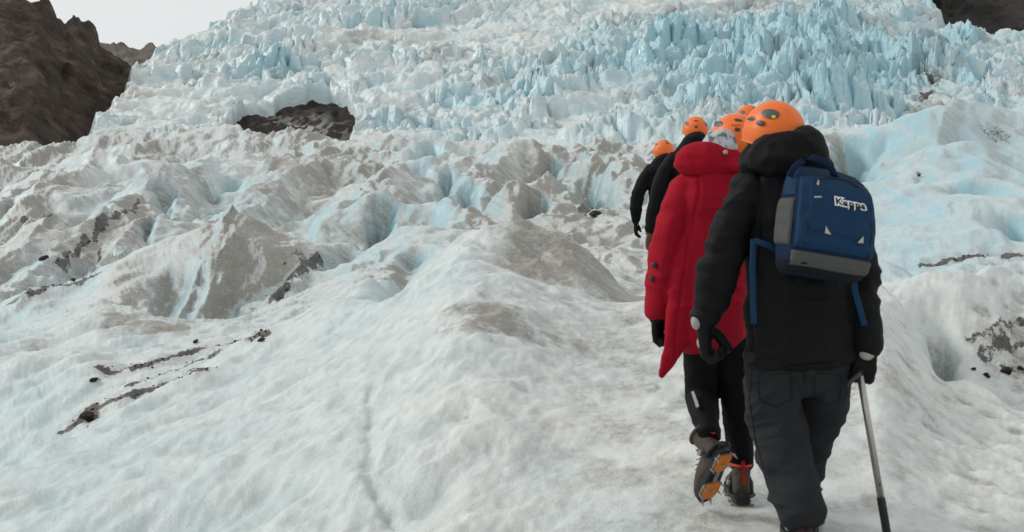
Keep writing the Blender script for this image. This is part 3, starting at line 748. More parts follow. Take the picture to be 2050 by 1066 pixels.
M_BLUE = weave_mat("blue_pack_cloth", (0.0085, 0.034, 0.078), 0.2, 0.8, 0.35, 600)
M_BLUE2 = weave_mat("dark_blue_pack_cloth", (0.0058, 0.0165, 0.044), 0.25, 0.8, 0.35, 600)
M_STRAP = weave_mat("blue_webbing", (0.008, 0.034, 0.078), 0.25, 0.7, 0.5, 900)
M_PKGREY = weave_mat("grey_pack_cloth", (0.072, 0.074, 0.070), 0.2, 0.8, 0.4, 700)
M_PKBLACK = weave_mat("black_pack_base", (0.010, 0.010, 0.012), 0.3, 0.8, 0.4, 700)
M_REFLECT = simple_mat("reflective_grey", (0.36, 0.35, 0.30), 0.5, 0.5, 0, .1)
M_WHITEPR = simple_mat("white_print", (0.80, 0.81, 0.83), 0.55, 0.3, 0, .03)
M_NAVYPR = simple_mat("navy_print", (0.006, 0.008, 0.014), 0.6)
M_STEEL = simple_mat("brushed_steel", (0.42, 0.40, 0.37), 0.38, 0.5, 0.9, .18, 50, 0.15, 90)
M_DSTEEL = simple_mat("dull_steel", (0.30, 0.30, 0.29), 0.5, 0.5, 0.7, .3, 60)
M_RUBBER = simple_mat("black_rubber", (0.012, 0.012, 0.013), 0.6, 0.4, 0, .2, 60)
M_SUEDE = weave_mat("brown_suede", (0.085, 0.070, 0.058), 0.3, 0.9, 0.4)
M_REDTAB = simple_mat("red_pull_tab", (0.52, 0.045, 0.02), 0.6)
M_CRAMP = simple_mat("orange_crampon_plate", (0.72, 0.20, 0.008), 0.45, 0.4, 0, .25, 60)
M_MAROON = simple_mat("maroon_boot", (0.035, 0.008, 0.012), 0.6, 0.4, 0, .3, 40)
def marble():
    t = NT("grey_patterned_fleece"); v = t.coord()
    n = t.noise(v, 26.0, 2, 0.4)
    c = t.ramp(n, [(0.40, (0.50, 0.52, 0.54)), (0.55, (0.40, 0.42, 0.44)), (0.60, (0.16, 0.17, 0.18)), (0.7, (0.13, 0.14, 0.15))])
    return t.set(c, 0.85, 0.2)
M_FLEECE = marble()

def frame(tan, yaw=0.0):
    t = tan.normalized(); ref = Vector((math.cos(yaw), math.sin(yaw), 0))
    if abs(t.dot(ref)) > 0.95: ref = Vector((0, 0, 1))
    e1 = (ref - t * ref.dot(t)).normalized(); return e1, t.cross(e1)

def tube(bm, pts, radii, seg=22, yaw=0.0, cap=True, n=2.0, closed_round=True, ck=.45):
    """loft of ellipse (or rounded-box, n>2) rings along a path; radius = number or (across, deep)"""
    pts = [Vector(p) for p in pts]; rings = []
    rr = [(r, r) if not hasattr(r, '__len__') else r for r in radii]
    if closed_round:       # rounded ends
        a, b = pts[0] - pts[1], pts[-1] - pts[-2]
        k0, k1 = min(rr[0]) * ck, min(rr[-1]) * ck
        pts = [pts[0] + a.normalized() * k0] + pts + [pts[-1] + b.normalized() * k1]
        rr = [(rr[0][0] * .6, rr[0][1] * .6)] + rr + [(rr[-1][0] * .6, rr[-1][1] * .6)]
    for i, p in enumerate(pts):
        tan = pts[min(i + 1, len(pts) - 1)] - pts[max(i - 1, 0)]
        e1, e2 = frame(tan, yaw); ra, rb = rr[i]; ring = []
        for k in range(seg):
            a = 2 * math.pi * k / seg; c, s = math.cos(a), math.sin(a)
            cc = math.copysign(abs(c) ** (2 / n), c); ss = math.copysign(abs(s) ** (2 / n), s)
            ring.append(bm.verts.new(p + e1 * (ra * cc) + e2 * (rb * ss)))
        rings.append(ring)
    for a, b in zip(rings, rings[1:]):
        for k in range(seg):
            bm.faces.new((a[k], a[(k + 1) % seg], b[(k + 1) % seg], b[k]))
    if cap:
        bm.faces.new(list(reversed(rings[0]))); bm.faces.new(rings[-1])
    return bm

def ball(bm, c, r, rot=None, seg=20):
    m = Matrix.Translation(c) @ (rot.to_4x4() if rot else Matrix.Identity(4)) @ Matrix.Diagonal((*(r if hasattr(r, '__len__') else (r, r, r)), 1))
    bmesh.ops.create_uvsphere(bm, u_segments=seg, v_segments=seg // 2, radius=1.0, matrix=m); return bm

def mesh_of(bm, name, base=Vector((0, 0, 0))):
    bmesh.ops.recalc_face_normals(bm, faces=bm.faces[:])
    me = bpy.data.meshes.new(name); bm.to_mesh(me); bm.free()
    if base.length: me.transform(Matrix.Translation(-base))
    return me

def fuse(bm, name, base, voxel=0.008, smooth=3, disp=None):
    """union of overlapping lofts into one skin, then cloth relief along the normals"""
    me = mesh_of(bm, name + "_tmp")
    o = bpy.data.objects.new("tmp", me); COL.objects.link(o)
    m = o.modifiers.new("r", 'REMESH'); m.mode = 'VOXEL'; m.voxel_size = voxel
    if smooth:
        k = o.modifiers.new("s", 'SMOOTH'); k.iterations = smooth; k.factor = 0.6
    dg = bpy.context.evaluated_depsgraph_get()
    out = bpy.data.meshes.new_from_object(o.evaluated_get(dg)); out.name = name
    bpy.data.objects.remove(o); bpy.data.meshes.remove(me)
    n = len(out.vertices); co = np.empty(n * 3, np.float32); nr = np.empty(n * 3, np.float32)
    out.vertices.foreach_get("co", co); out.vertices.foreach_get("normal", nr) if False else None
    nv = np.empty(n * 3, np.float32); out.vertex_normals.foreach_get("vector", nv)
    co = co.reshape(-1, 3); nv = nv.reshape(-1, 3)
    if disp is not None: co = co + nv * disp(co, nv)[:, None]
    co = co - np.array(base, np.float32)
    out.vertices.foreach_set("co", co.astype(np.float32).ravel()); out.update()
    return out

def folds(amp, fx, fz, s, extra=None):
    """creases: thin ridged noise, longer across (fx) than along (fz)"""
    def f(co, nv):
        q = co * np.array([fx, fx, fz]); q = q + 0.7 * vnoise3(co * 5.0, s + 40)[:, None]
        d = amp * (1 - 2 * np.abs(vnoise3(q, s))) + 0.5 * amp * (1 - 2 * np.abs(vnoise3(q * 2.1 + 4, s + 3))) + 0.8 * amp * vnoise3(co * 4.2, s + 7)
        if extra is not None: d = d + extra(co, nv)
        return d
    return f

def solid(name, verts, faces, mat, parent, thick=0.0, smooth=False):
    me = bpy.data.meshes.new(name); me.from_pydata([tuple(v) for v in verts], [], faces); me.update()
    if thick:
        o = bpy.data.objects.new("tmp", me); COL.objects.link(o); md = o.modifiers.new("s", 'SOLIDIFY'); md.thickness = thick; md.offset = 0
        out = bpy.data.meshes.new_from_object(o.evaluated_get(bpy.context.evaluated_depsgraph_get())); bpy.data.objects.remove(o); me = out; me.name = name
    return link(name, me, mat, parent, smooth)

def text_mesh(body, size, offset=0.0, spacing=1.0):
    cu = bpy.data.curves.new("t", 'FONT'); cu.body = body; cu.size = size; cu.offset = offset; cu.align_x = 'CENTER'; cu.align_y = 'CENTER'
    cu.space_character = spacing; cu.resolution_u = 3
    o = bpy.data.objects.new("tmp", cu); COL.objects.link(o)
    me = bpy.data.meshes.new_from_object(o.evaluated_get(bpy.context.evaluated_depsgraph_get()))
    bpy.data.objects.remove(o); bpy.data.curves.remove(cu)
    bm = bmesh.new(); bm.from_mesh(me); bmesh.ops.triangulate(bm, faces=bm.faces[:])
    bmesh.ops.subdivide_edges(bm, edges=[e for e in bm.edges if e.calc_length() > size * 0.12], cuts=2); bmesh.ops.triangulate(bm, faces=bm.faces[:])
    bm.to_mesh(me); bm.free(); return me

# ---- helmet: shell, rim, dark liner, vents; features given as offsets seen from behind (right, up) in metres
HR = Vector((0.119, 0.142, 0.138))
def helmet(parent, base, c, feats, yaw=0.0, text=None, hr=HR):
    c = Vector(c); rz = Matrix.Rotation(yaw, 3, 'Z')
    nu, nv = 56, 26
    def S(theta, phi, k=1.0):     # theta round z (0 = back), phi from top
        r = math.sin(phi)
        # a little longer at the nape, flatter top, gentle ribs
        kk = k * (1 + 0.012 * math.cos(6 * theta) * math.sin(phi) ** 2 - 0.022 * math.exp(-((phi - R(78) - .12 * math.cos(2 * theta)) / .055) ** 2))
        return c + rz @ Vector((hr.x * kk * r * math.sin(theta), -hr.y * kk * r * math.cos(theta), hr.z * kk * math.cos(phi)))
    def rim(theta): return R(108) + R(14) * math.cos(theta) - R(6) * math.sin(theta) ** 2
    V, F = [], []
    for j in range(nv + 1):
        for i in range(nu):
            th = 2 * math.pi * i / nu; V.append(S(th, rim(th) * (j + 0.001) / nv) - base)
    for j in range(nv):
        for i in range(nu):
            F.append((j * nu + i, j * nu + (i + 1) % nu, (j + 1) * nu + (i + 1) % nu, (j + 1) * nu + i))
    h = solid("helmet", V, F, M_ORANGE, parent, 0.006, True)
    bm = bmesh.new(); rp = [S(2 * math.pi * i / 48, rim(2 * math.pi * i / 48)) - base for i in range(49)]
    tube(bm, rp, [0.006] * 49, 8, closed_round=False, cap=False)
    link("rim", mesh_of(bm, "rim"), M_ORANGE, h)
    bm = bmesh.new(); ball(bm, c - base + Vector((0, 0, 0.0)), hr * 0.93); link("liner", mesh_of(bm, "liner"), M_DARKPL, h)
    def surf(dx, dz, k=1.0):      # point on the camera-side of the shell
        y2 = max(0.0, 1 - (dx / hr.x) ** 2 - (dz / hr.z) ** 2)
        return c + Vector((dx, -hr.y * math.sqrt(y2), dz)) * 1.0
    def patch_on(name, mat, dx, dz, w, hgt, roll, n, k):
        V, F = [], []; N = 20; ca, sa = math.cos(roll), math.sin(roll)
        for ring in range(1, 4):
            for i in range(N):
                a = 2 * math.pi * i / N; cx_, sy_ = math.cos(a), math.sin(a)
                x = w * ring / 3 * math.copysign(abs(cx_) ** (2 / n), cx_); z = hgt * ring / 3 * math.copysign(abs(sy_) ** (2 / n), sy_)
                p = surf(dx + x * ca - z * sa, dz + x * sa + z * ca) - c
                kk = k if ring < 3 else 1.02
                V.append(c + p * kk - base)
        V.append(c + (surf(dx, dz) - c) * k - base)
        for i in range(N):
            j = (i + 1) % N; F.append((i, j, 3 * N)); F.append((i, N + i, N + j, j)); F.append((N + i, 2 * N + i, 2 * N + j, N + j))
        return solid(name, V, F, mat, h, 0, True)
    for (kind, dx, dz, w, hg, roll) in feats:
        mat, n, k = dict(vent=(M_DARKPL, 2.6, 1.034), mesh=(M_GREYPL, 2.0, 1.036), clip=(M_DARKPL, 5, 1.04), tab=(M_YELLOW, 2, 1.06))[kind]
        patch_on(dict(vent="vent", mesh="side_vent", clip="rear_clip", tab="tab")[kind], mat, dx, dz, w, hg, R(roll), n, k)
    if text:
        dx, dz, size, roll = text
        for q in (-1, 0, 1):       # worn, unreadable print
            patch_on("worn_print", M_TEXTD, dx + q * size * 1.15, dz + q * size * 1.15 * math.tan(R(roll)), size * .5, size * .22, R(roll), 4, 1.03)
    return h

# ---- glove: palm, four fingers of unequal length, thumb from the side of the palm
def glove(parent, base, wrist, fdir, side, curl, mat, name="glove", k=1.0, cuff=True, voxel=0.0042, patches=None):
    w = Vector(wrist); f = Vector(fdir).normalized(); s = Vector(side); s = (s - f * s.dot(f)).normalized(); n = f.cross(s)   # n: palm side; s: towards the thumb
    if curl < 0: n = -n; curl = -curl
    bm = bmesh.new(); K = k
    def at(a, b, c): return w + (f * a + s * b + n * c) * K
    if cuff: tube(bm, [at(-.045, 0, 0), at(0.0, 0, 0)], [.040 * K, .033 * K])
    for b in (-.026, -.009, .009, .026):
        tube(bm, [at(-.005, b * .75, 0), at(.045, b, 0), at(.092, b, 0)], [.017 * K, .019 * K, .0165 * K], 12)
    for b, L in ((-.030, .066), (-.010, .082), (.011, .088), (.031, .078)):
        p = at(.088, b, 0); pts = [at(.07, b, 0), p]; ang = curl * .5; d = None
        for q, fr in enumerate((.45, .33, .25)):
            d = f * math.cos(ang) + n * math.sin(ang) + s * (b * 1.6)
            p = p + d.normalized() * L * fr * K; pts.append(p); ang += curl * (.9 if q == 0 else .7)
        tube(bm, pts, [.0152 * K, .0152 * K, .0145 * K, .0135 * K, .0105 * K], 12)
    p0 = at(.015, .024, .004)
    th = [p0, at(.045, .042, .016 + .010 * curl), at(.075, .042, .026 + .016 * curl), at(.096, .032, .034 + .024 * curl)]
    tube(bm, th, [.019 * K, .0185 * K, .0165 * K, .012 * K], 12)
    me = fuse(bm, name, base, voxel, 2, lambda co, nv: .0012 * vnoise3(co * 60, 3))
    g = link(name, me, mat, parent)
    for (pa, pb, pc, r3) in (patches or []):
        b2 = bmesh.new(); rot = Matrix((f, s, n)).transposed(); ball(b2, at(pa, pb, pc), tuple(x * K for x in r3), rot)
        link("grey_patch", mesh_of(b2, "grey_patch", base), M_GLOVEGREY, g)
    return g

# ---- boot with crampon
def boot(parent, base, heel, ydir, zdir, upper, tab, crampon=True, name="boot", collar=None):
    y = Vector(ydir).normalized(); z = Vector(zdir); z = (z - y * z.dot(y)).normalized(); x = y.cross(z)
    M = Matrix(((x.x, y.x, z.x, heel[0]), (x.y, y.y, z.y, heel[1]), (x.z, y.z, z.z, heel[2]), (0, 0, 0, 1)))
    def T(me): me.transform(Matrix.Translation(-base) @ M); return me
    bm = bmesh.new()
    tube(bm, [(0, .015, .062), (0, .09, .060), (0, .17, .058), (0, .235, .050), (0, .285, .040)], [(.040, .045), (.042, .050), (.046, .043), (.045, .033), (.034, .022)], 24)
    tube(bm, [(0, .055, .06), (0, .045, .12), (0, .045, .175)], [(.043, .058), (.041, .053), (.046, .056)], 24)
    me = fuse(bm, name, Vector((0, 0, 0)), 0.005, 3, lambda co, nv: .0018 * vnoise3(co * 38, 5) + .0016 * vnoise3(co * 90, 6))
    b = link(name, T(me), upper, parent)
    out = [(-.030, -.020), (-.041, .02), (-.040, .09), (-.044, .16), (-.050, .22), (-.044, .275), (-.022, .303), (0, .309), (.022, .303), (.044, .275), (.050, .22), (.044, .16), (.040, .09), (.041, .02), (.030, -.020), (0, -.027)]
    def slab(nm, pts, z0, z1, mat, par=b, sc=1.0):
        n = len(pts); V = [(p[0] * sc, p[1], z0) for p in pts] + [(p[0], p[1], z1) for p in pts]
        F = [tuple(range(n)), tuple(range(2 * n - 1, n - 1, -1))] + [(i, n + i, n + (i + 1) % n, (i + 1) % n) for i in range(n)]
        mm = bpy.data.meshes.new(nm); mm.from_pydata(V, [], F); mm.update(); return link(nm, T(mm), mat, par, False)
    slab("sole", out, 0.0, 0.030, M_RUBBER)
    V = [(-.009, -.034, .10), (.009, -.034, .10), (.009, -.020, .178), (-.009, -.020, .178), (-.009, -.012, .205), (.009, -.012, .205)]
    mm = bpy.data.meshes.new("pull_tab"); bm = bmesh.new(); vs = [bm.verts.new(v) for v in V]; bm.faces.new((vs[0], vs[1], vs[2], vs[3])); bm.faces.new((vs[3], vs[2], vs[5], vs[4]))
    bmesh.ops.solidify(bm, geom=bm.faces[:], thickness=0.004); bm.to_mesh(mm); bm.free(); link("pull_tab", T(mm), tab, b, False)
    bm = bmesh.new(); tube(bm, [(0.047 * math.cos(a), .045 + .060 * math.sin(a), .178) for a in [i * math.pi / 12 for i in range(25)]], [.007] * 25, 8, cap=False, closed_round=False)
    link("collar", T(mesh_of(bm, "collar")), collar or tab, b)
    for yy in (.11, .135, .16, .185):          # laces across the instep
        bm = bmesh.new(); tube(bm, [(-.030, yy, .118 - .30 * (yy - .11)), (0, yy + .004, .126 - .32 * (yy - .11)), (.030, yy, .118 - .30 * (yy - .11))], [.0025] * 3, 6)
        link("lace", T(mesh_of(bm, "lace")), M_DARKPL, b)
    if crampon:
        hp = [(-.030, -.012), (-.040, .015), (-.038, .075), (-.018, .095), (.018, .095), (.038, .075), (.040, .015), (.030, -.012)]
        fp = [(-.024, .165), (-.046, .180), (-.048, .235), (-.030, .272), (.030, .272), (.048, .235), (.046, .180), (.024, .165)]
        for pl in (hp, fp):
            slab("crampon_frame", [(p[0] * 1.12, p[1]) for p in pl], -.006, -.001, M_DSTEEL)
            cxp = sum(p[1] for p in pl) / 8
            slab("crampon_plate", [(p[0] * .92, cxp + (p[1] - cxp) * .92) for p in pl], -.013, -.0065, M_CRAMP)
            slab("bolt", [(0.009 * math.cos(a), cxp + .009 * math.sin(a)) for a in [i * math.pi / 4 for i in range(8)]], -.016, -.0135, M_DSTEEL)
        slab("crampon_bar", [(-.010, .09), (-.010, .17), (.010, .17), (.010, .09)], -.010, -.004, M_DSTEEL)
        def spike(px_, py_, dx, dy, L=.034):
            bm = bmesh.new(); a = Vector((px_, py_, -.002)); e = Vector((px_ + dx, py_ + dy, -L))
            tube(bm, [a, a.lerp(e, .5), e], [(.009, .0028), (.006, .0022), (.0008, .0008)], 8, closed_round=False)
            link("spike", T(mesh_of(bm, "spike")), M_DSTEEL, b, False)
        for sgn in (-1, 1):
            for yy in (.0, .07, .185, .235): spike(sgn * .046, yy, sgn * .004, 0)
            spike(sgn * .022, .275, 0, .026, .026)
        bm = bmesh.new()                        # heel cradle and strap
        tube(bm, [(.050 * math.sin(a), .02 - .052 * math.cos(a), .040) for a in [R(-110 + i * 20) for i in range(12)]], [(.016, .006)] * 12, 8)
        link("heel_cradle", T(mesh_of(bm, "heel_cradle")), M_RUBBER, b)
        bm = bmesh.new(); tube(bm, [(-.050, .03, .045), (-.052, .06, .085), (-.035, .085, .125), (0, .095, .138), (.035, .085, .125), (.052, .06, .085), (.050, .03, .045)], [(.009, .003)] * 7, 8)
        link("crampon_strap", T(mesh_of(bm, "crampon_strap")), M_DARKPL, b)
        bm = bmesh.new(); bmesh.ops.create_cube(bm, size=1, matrix=Matrix.Translation((-.056, .055, .085)) @ Matrix.Diagonal((.012, .03, .02, 1)))
        bmesh.ops.bevel(bm, geom=bm.edges[:], offset=.003, segments=1); link("buckle", T(mesh_of(bm, "buckle")), M_DSTEEL, b, False)
    return b

# ---- the body inside the clothes: one continuous skin, and the top-level object of the person
def body(label, group, base, spine, head, arms, legs, yaw=0.0):
    bm = bmesh.new()
    tube(bm, [s[0] for s in spine], [(max(.05, s[1] * .80), max(.05, s[2] * .74)) for s in spine], 22, yaw)
    head = Vector(head); neck = Vector(spine[0][0])
    tube(bm, [neck + Vector((0, 0, -.06)), neck.lerp(head, .6)], [.058, .055])
    rot = Matrix.Rotation(yaw, 3, 'Z')
    ball(bm, head, (.073, .092, .105), rot); ball(bm, head + rot @ Vector((0, .035, -.055)), (.052, .058, .058), rot)
    ball(bm, head + rot @ Vector((0, .098, -.022)), (.014, .020, .022), rot)                       # nose
    ball(bm, head + rot @ Vector((0, .088, -.062)), (.024, .010, .010), rot)                       # mouth
    for sg in (-1, 1):
        ball(bm, head + rot @ Vector((sg * .074, -.005, -.015)), (.010, .020, .030), rot)           # ear
        ball(bm, head + rot @ Vector((sg * .030, .080, .004)), (.014, .010, .009), rot)             # eye
    for a in arms:
        tube(bm, [p for p, r in a], [max(.026, r * .62) for p, r in a], 16)
        w, e = Vector(a[-1][0]), Vector(a[-2][0]); d = (w - e).normalized()
        tube(bm, [w, w + d * .055], [(.026, .022), (.024, .016)], 14)
    for l in legs: tube(bm, [p for p, r in l], [max(.034, r * .70) for p, r in l], 18)
    me = fuse(bm, "person", base, 0.011, 3)
    o = link("person", me, M_SKIN); o.location = base
    return tag(o, label, "person", group)

def px_pts(D, lst):
    """[(px, py, dy, r_px)] -> [(world point, r metres)]"""
    return [(P(a, b, D + dy), r / FPX * D) for a, b, dy, r in lst]

G_PEOPLE = "hikers walking in file up the glacier"
# ------------------------------------------------------------------ hiker 1: black jacket, blue pack
D1 = 4.6
base1 = P(1580, 1108, D1)
yaw1 = R(11)
def S1(px, py, dy, hw, hd): return (P(px, py, D1 + dy), hw / FPX * D1, hd)
sp1 = [S1(1582, 345, .02, 78, .085), S1(1584, 362, .01, 98, .115), S1(1588, 400, 0, 104, .135), S1(1592, 470, 0, 99, .145), S1(1596, 560, 0, 100, .145), S1(1600, 640, 0, 104, .155), S1(1602, 700, 0, 106, .165), S1(1603, 716, 0, 106, .168)]
armL1 = px_pts(D1, [(1512, 372, -.02, 36), (1482, 420, -.04, 40), (1463, 465, -.05, 38), (1446, 515, -.06, 37), (1432, 555, -.05, 37), (1426, 600, -.03, 32), (1412, 640, -.02, 24)])
armR1 = px_pts(D1, [(1672, 384, .05, 38), (1698, 440, .05, 39), (1715, 500, .04, 37), (1720, 545, .03, 37), (1722, 600, .0, 34), (1730, 660, -.04, 29), (1736, 700, -.06, 23)])
legL1 = px_pts(D1, [(1552, 715, 0, 56), (1549, 770, .01, 56), (1549, 830, .02, 55), (1560, 885, .0, 50), (1574, 940, -.06, 49), (1592, 990, -.12, 46), (1608, 1034, -.16, 41)])
legR1 = px_pts(D1, [(1650, 715, .02, 52), (1650, 770, .06, 48), (1644, 820, .14, 44), (1628, 880, .26, 38), (1612, 930, .30, 40), (1610, 980, .32, 38), (1612, 1020, .33, 36)])
p1 = body("hiker in black padded jacket wearing a blue backpack, nearest the camera", G_PEOPLE, base1, sp1, P(1548, 292, D1 + .05), [armL1, armR1], [legL1, legR1], yaw1)
def puff(co, nv):
    zz = co[:, 2] + .02 * vnoise3(co * 7, 2)
    q = np.stack([co[:, 0] * 6, co[:, 1] * 6, co[:, 2] * 18 + co[:, 0] * 7], 1)
    arm = (co[:, 0] < P(1490, 500, D1).x) | (co[:, 0] > P(1706, 500, D1).x)
    el = .012 * arm * np.exp(-((co[:, 2] - base1.z - 1.12) / .16) ** 2) * (1 - 2.2 * np.abs(vnoise3(q, 193)))
    sx = co[:, 0] - np.interp(co[:, 2], [base1.z + .8, base1.z + 1.5], [P(1500, 700, D1).x, P(1512, 360, D1).x])
    sx2 = np.abs(co[:, 0] - P(1600, 600, D1).x - .0)
    el = el - .008 * np.exp(-(sx / .008) ** 2) * (nv[:, 1] < -.1) + .003 * (1 - 2 * np.abs(vnoise3(co * 11, 197)))
    return el + .0042 * (np.abs(np.sin(zz * math.pi / .085)) ** .5 - .7)
bm = bmesh.new(); tube(bm, [s[0] for s in sp1], [(s[1], s[2]) for s in sp1], 30, yaw1, n=2.35)
for a in (armL1, armR1): tube(bm, [p for p, r in a], [r for p, r in a], 20)
ball(bm, P(1503, 376, D1 - .02), (.085, .085, .07)); ball(bm, P(1676, 388, D1 + .05), (.085, .085, .07))
jk1 = link("jacket", fuse(bm, "jacket", base1, .0065, 2, folds(.0085, 3.2, 7, 12, puff)), M_BLACK, p1)
bm = bmesh.new()
hd = [(1577, 338, -.04, 86, .10), (1580, 322, -.05, 84, .115), (1585, 304, -.05, 74, .11), (1590, 286, -.05, 60, .10), (1592, 273, -.05, 44, .085), (1590, 265, -.05, 30, .06)]
tube(bm, [P(a, b, D1 + c) for a, b, c, d, e in hd], [(d / FPX * D1, e) for a, b, c, d, e in hd], 28, yaw1, ck=.12)
tube(bm, [P(1506, 336, D1 - .03), P(1502, 315, D1 + .0), P(1502, 298, D1 + .02)], [.045, .032, .014], 16)
tube(bm, [P(1500, 338, D1 - .02), P(1545, 336, D1 - .11), P(1610, 338, D1 - .12), P(1652, 334, D1 - .04)], [.030, .032, .032, .03], 16)
link("hood", fuse(bm, "hood", base1, .008, 3, folds(.010, 7, 4, 31)), M_BLACK, jk1)
bm = bmesh.new()      # hem cord channel
hem = [P(1602, 716, D1) + Vector((math.cos(yaw1) * math.cos(a) * .218 - math.sin(yaw1) * math.sin(a) * .172, math.sin(yaw1) * math.cos(a) * .218 + math.cos(yaw1) * math.sin(a) * .172, -.012 + .012 * math.cos(a))) for a in [i * math.pi / 24 for i in range(49)]]
tube(bm, hem, [(.008, .014)] * 49, 10, cap=False, closed_round=False)
link("hem", mesh_of(bm, "hem", base1), M_BLACK, jk1)
def stack1(co, nv):
    z = co[:, 2] - base1.z; k = np.clip((.42 - z) / .3, 0, 1)
    q = np.stack([co[:, 0] * 7 + co[:, 2] * 5, co[:, 1] * 6, co[:, 2] * 13 - co[:, 0] * 9], 1)
    kn = np.exp(-((z - .47) / .13) ** 2) + .7 * np.exp(-((z - .74) / .08) ** 2)
    diag = .012 * kn * (1 - 2.2 * np.abs(vnoise3(q, 91)))
    return diag + .018 * k * (1 - 2 * np.abs(vnoise3(co * np.array([4, 4, 17.]) + 2, 77)))
bm = bmesh.new()
for l in (legL1, legR1): tube(bm, [p for p, r in l], [(r, r * 1.12) for p, r in l], 24)
tube(bm, [P(1602, 690, D1 + .01), P(1602, 735, D1 + .01), P(1602, 762, D1 + .02)], [(.198, .14), (.196, .145), (.14, .12)], 26, yaw1)
tr1 = link("trousers", fuse(bm, "trousers", base1, .0062, 2, folds(.0095, 4.5, 10, 51, stack1)), M_JEAN, p1)
def surf_strip(name, pts, wd, mat, parent, ref, base, lift=.003):
    """narrow raised strip laid on a finished garment along camera-side points"""
    bm = bmesh.new(); path = []
    for (px, py) in pts:
        o_ = Vector((0, 0, CAMZ)) - base; d_ = (P(px, py, 1.0) - Vector((0, 0, CAMZ))).normalized()
        ok, loc, nrm, _ = ref.ray_cast(o_, d_)
        if ok: path.append(loc + nrm * lift)
    if len(path) > 1: tube(bm, path, [wd] * len(path), 6)
    return link(name, mesh_of(bm, name), mat, parent)
bpy.context.view_layer.update()
def dense(pts, n=14):
    out = []
    for (a, b) in zip(pts, pts[1:]):
        for k in range(n): out.append((a[0] + (b[0] - a[0]) * k / n, a[1] + (b[1] - a[1]) * k / n))
    return out + [pts[-1]]
M_SEAM = simple_mat("dark_stitching", (0.008, 0.009, 0.011), 0.8)
for pts in ([(1518, 752), (1584, 748), (1586, 800), (1552, 815), (1520, 802), (1518, 752)], [(1632, 748), (1686, 752), (1682, 800), (1656, 812), (1630, 798), (1632, 748)]):
    surf_strip("pocket_seam", dense(pts), .0028, M_SEAM, tr1, tr1, base1, .001)
surf_strip("seam", dense([(1610, 728), (1611, 768)]), .003, M_SEAM, tr1, tr1, base1, .001)
surf_strip("seam", dense([(1506, 735), (1500, 800), (1512, 880), (1530, 940)]), .0025, M_SEAM, tr1, tr1, base1, .001)
sc1 = D1 / FPX
def F1(kind, px, py, w, h, roll=0): return (kind, (px - 1549) * sc1, (271 - py) * sc1, w * sc1, h * sc1, roll)
helmet(p1, base1, P(1549, 271, D1 + .05), [F1('mesh', 1531, 234, 16, 10, -8), F1('tab', 1535, 241, 4, 3), F1('vent', 1575, 225, 10, 3.4, -6), F1('vent', 1512, 252, 7, 5, -18), F1('vent', 1500, 240, 4, 4, 30), F1('clip', 1579, 247, 6, 5, -8), F1('clip', 1601, 243, 4, 8, 0)],
       R(14), (1577 * sc1 - 1549 * sc1, (271 - 238) * sc1, .013, -5))
glove(p1, base1, P(1408, 652, D1 - .02), (0.16, .22, -1), (.35, .93, .1), 1.55, M_GLOVE, k=1.26, patches=[(-.020, -.020, -.016, (.027, .024, .017)), (.050, -.026, -.010, (.022, .013, .012))])
glove(p1, base1, P(1735, 712, D1 - .07), (-.12, .25, -1), (-.9, .1, .1), 2.1, M_GLOVE, k=1.12, patches=[(-.012, .004, -.018, (.024, .028, .018))])
gz = base1.z
boot(p1, base1, P(1610, 1108, D1 - .175) , (.05, 1, .06), (0, -.06, 1), M_MAROON, M_MAROON)
boot(p1, base1, Vector((P(1612, 1040, D1 + .3).x, D1 + .22, gz + .03)), (.04, 1, .05), (0, -.05, 1), M_MAROON, M_MAROON)

# ---- backpack, a thing of its own on his back
PK = dict(yaw=R(13), roll=R(-9))
out_n = Vector((math.sin(PK['yaw']), -math.cos(PK['yaw']), 0)); wx_ = Vector((math.cos(PK['yaw']), math.sin(PK['yaw']), 0)); up_ = Vector((0, 0, 1))
cr, sr = math.cos(PK['roll']), math.sin(PK['roll'])
wA, hA = wx_ * cr + up_ * sr, up_ * cr - wx_ * sr
hA = (hA + out_n * -.10).normalized()
pk0 = P(1616, 556, D1 - .165)
pack = bpy.data.objects.new("backpack", None); COL.objects.link(pack); pack.location = pk0; pack.empty_display_size = .1
tag(pack, "blue backpack with grey base band on the back of the nearest hiker", "backpack")
HS = [0, .018, .05, .12, .20, .28, .34, .385, .415, .432]
HWs = [.135, .158, .172, .178, .178, .172, .164, .150, .125, .08]
HDs = [.060, .082, .098, .106, .106, .100, .090, .074, .050, .022]
def prof(h): return np.interp(h, HS, HWs), np.interp(h, HS, HDs)
def pk(w, d, h): return wA * w + out_n * d + hA * h          # local to the pack's origin
PN = 3.6
def face_d(w, h):
    hw, hdp = prof(h); q = min(abs(w) / hw, .999); return hdp + hdp * (1 - q ** PN) ** (1 / PN)
def side_pt(th, h, off=0.0):
    hw, hdp = prof(h); c, s = math.cos(th), math.sin(th)
    cc = math.copysign(abs(c) ** (2 / PN), c); ss = math.copysign(abs(s) ** (2 / PN), s)
    L = math.hypot(c, s); return pk(hw * cc + off * c, hdp + hdp * ss + off * s, h)
bm = bmesh.new(); rings = []
hh = np.concatenate([np.linspace(0, .05, 6)[:-1], np.linspace(.05, .36, 16)[:-1], np.linspace(.36, .432, 9)])
for h in hh: rings.append([bm.verts.new(side_pt(2 * math.pi * k / 64, h, .007 * mnoise.noise(Vector((k * .25, h * 22, 3.3))))) for k in range(64)])
for a, b in zip(rings, rings[1:]):
    for k in range(64): bm.faces.new((a[k], a[(k + 1) % 64], b[(k + 1) % 64], b[k]))
bm.faces.new(list(reversed(rings[0]))); bm.faces.new(rings[-1])
link("bag", mesh_of(bm, "bag"), M_BLUE2, pack)
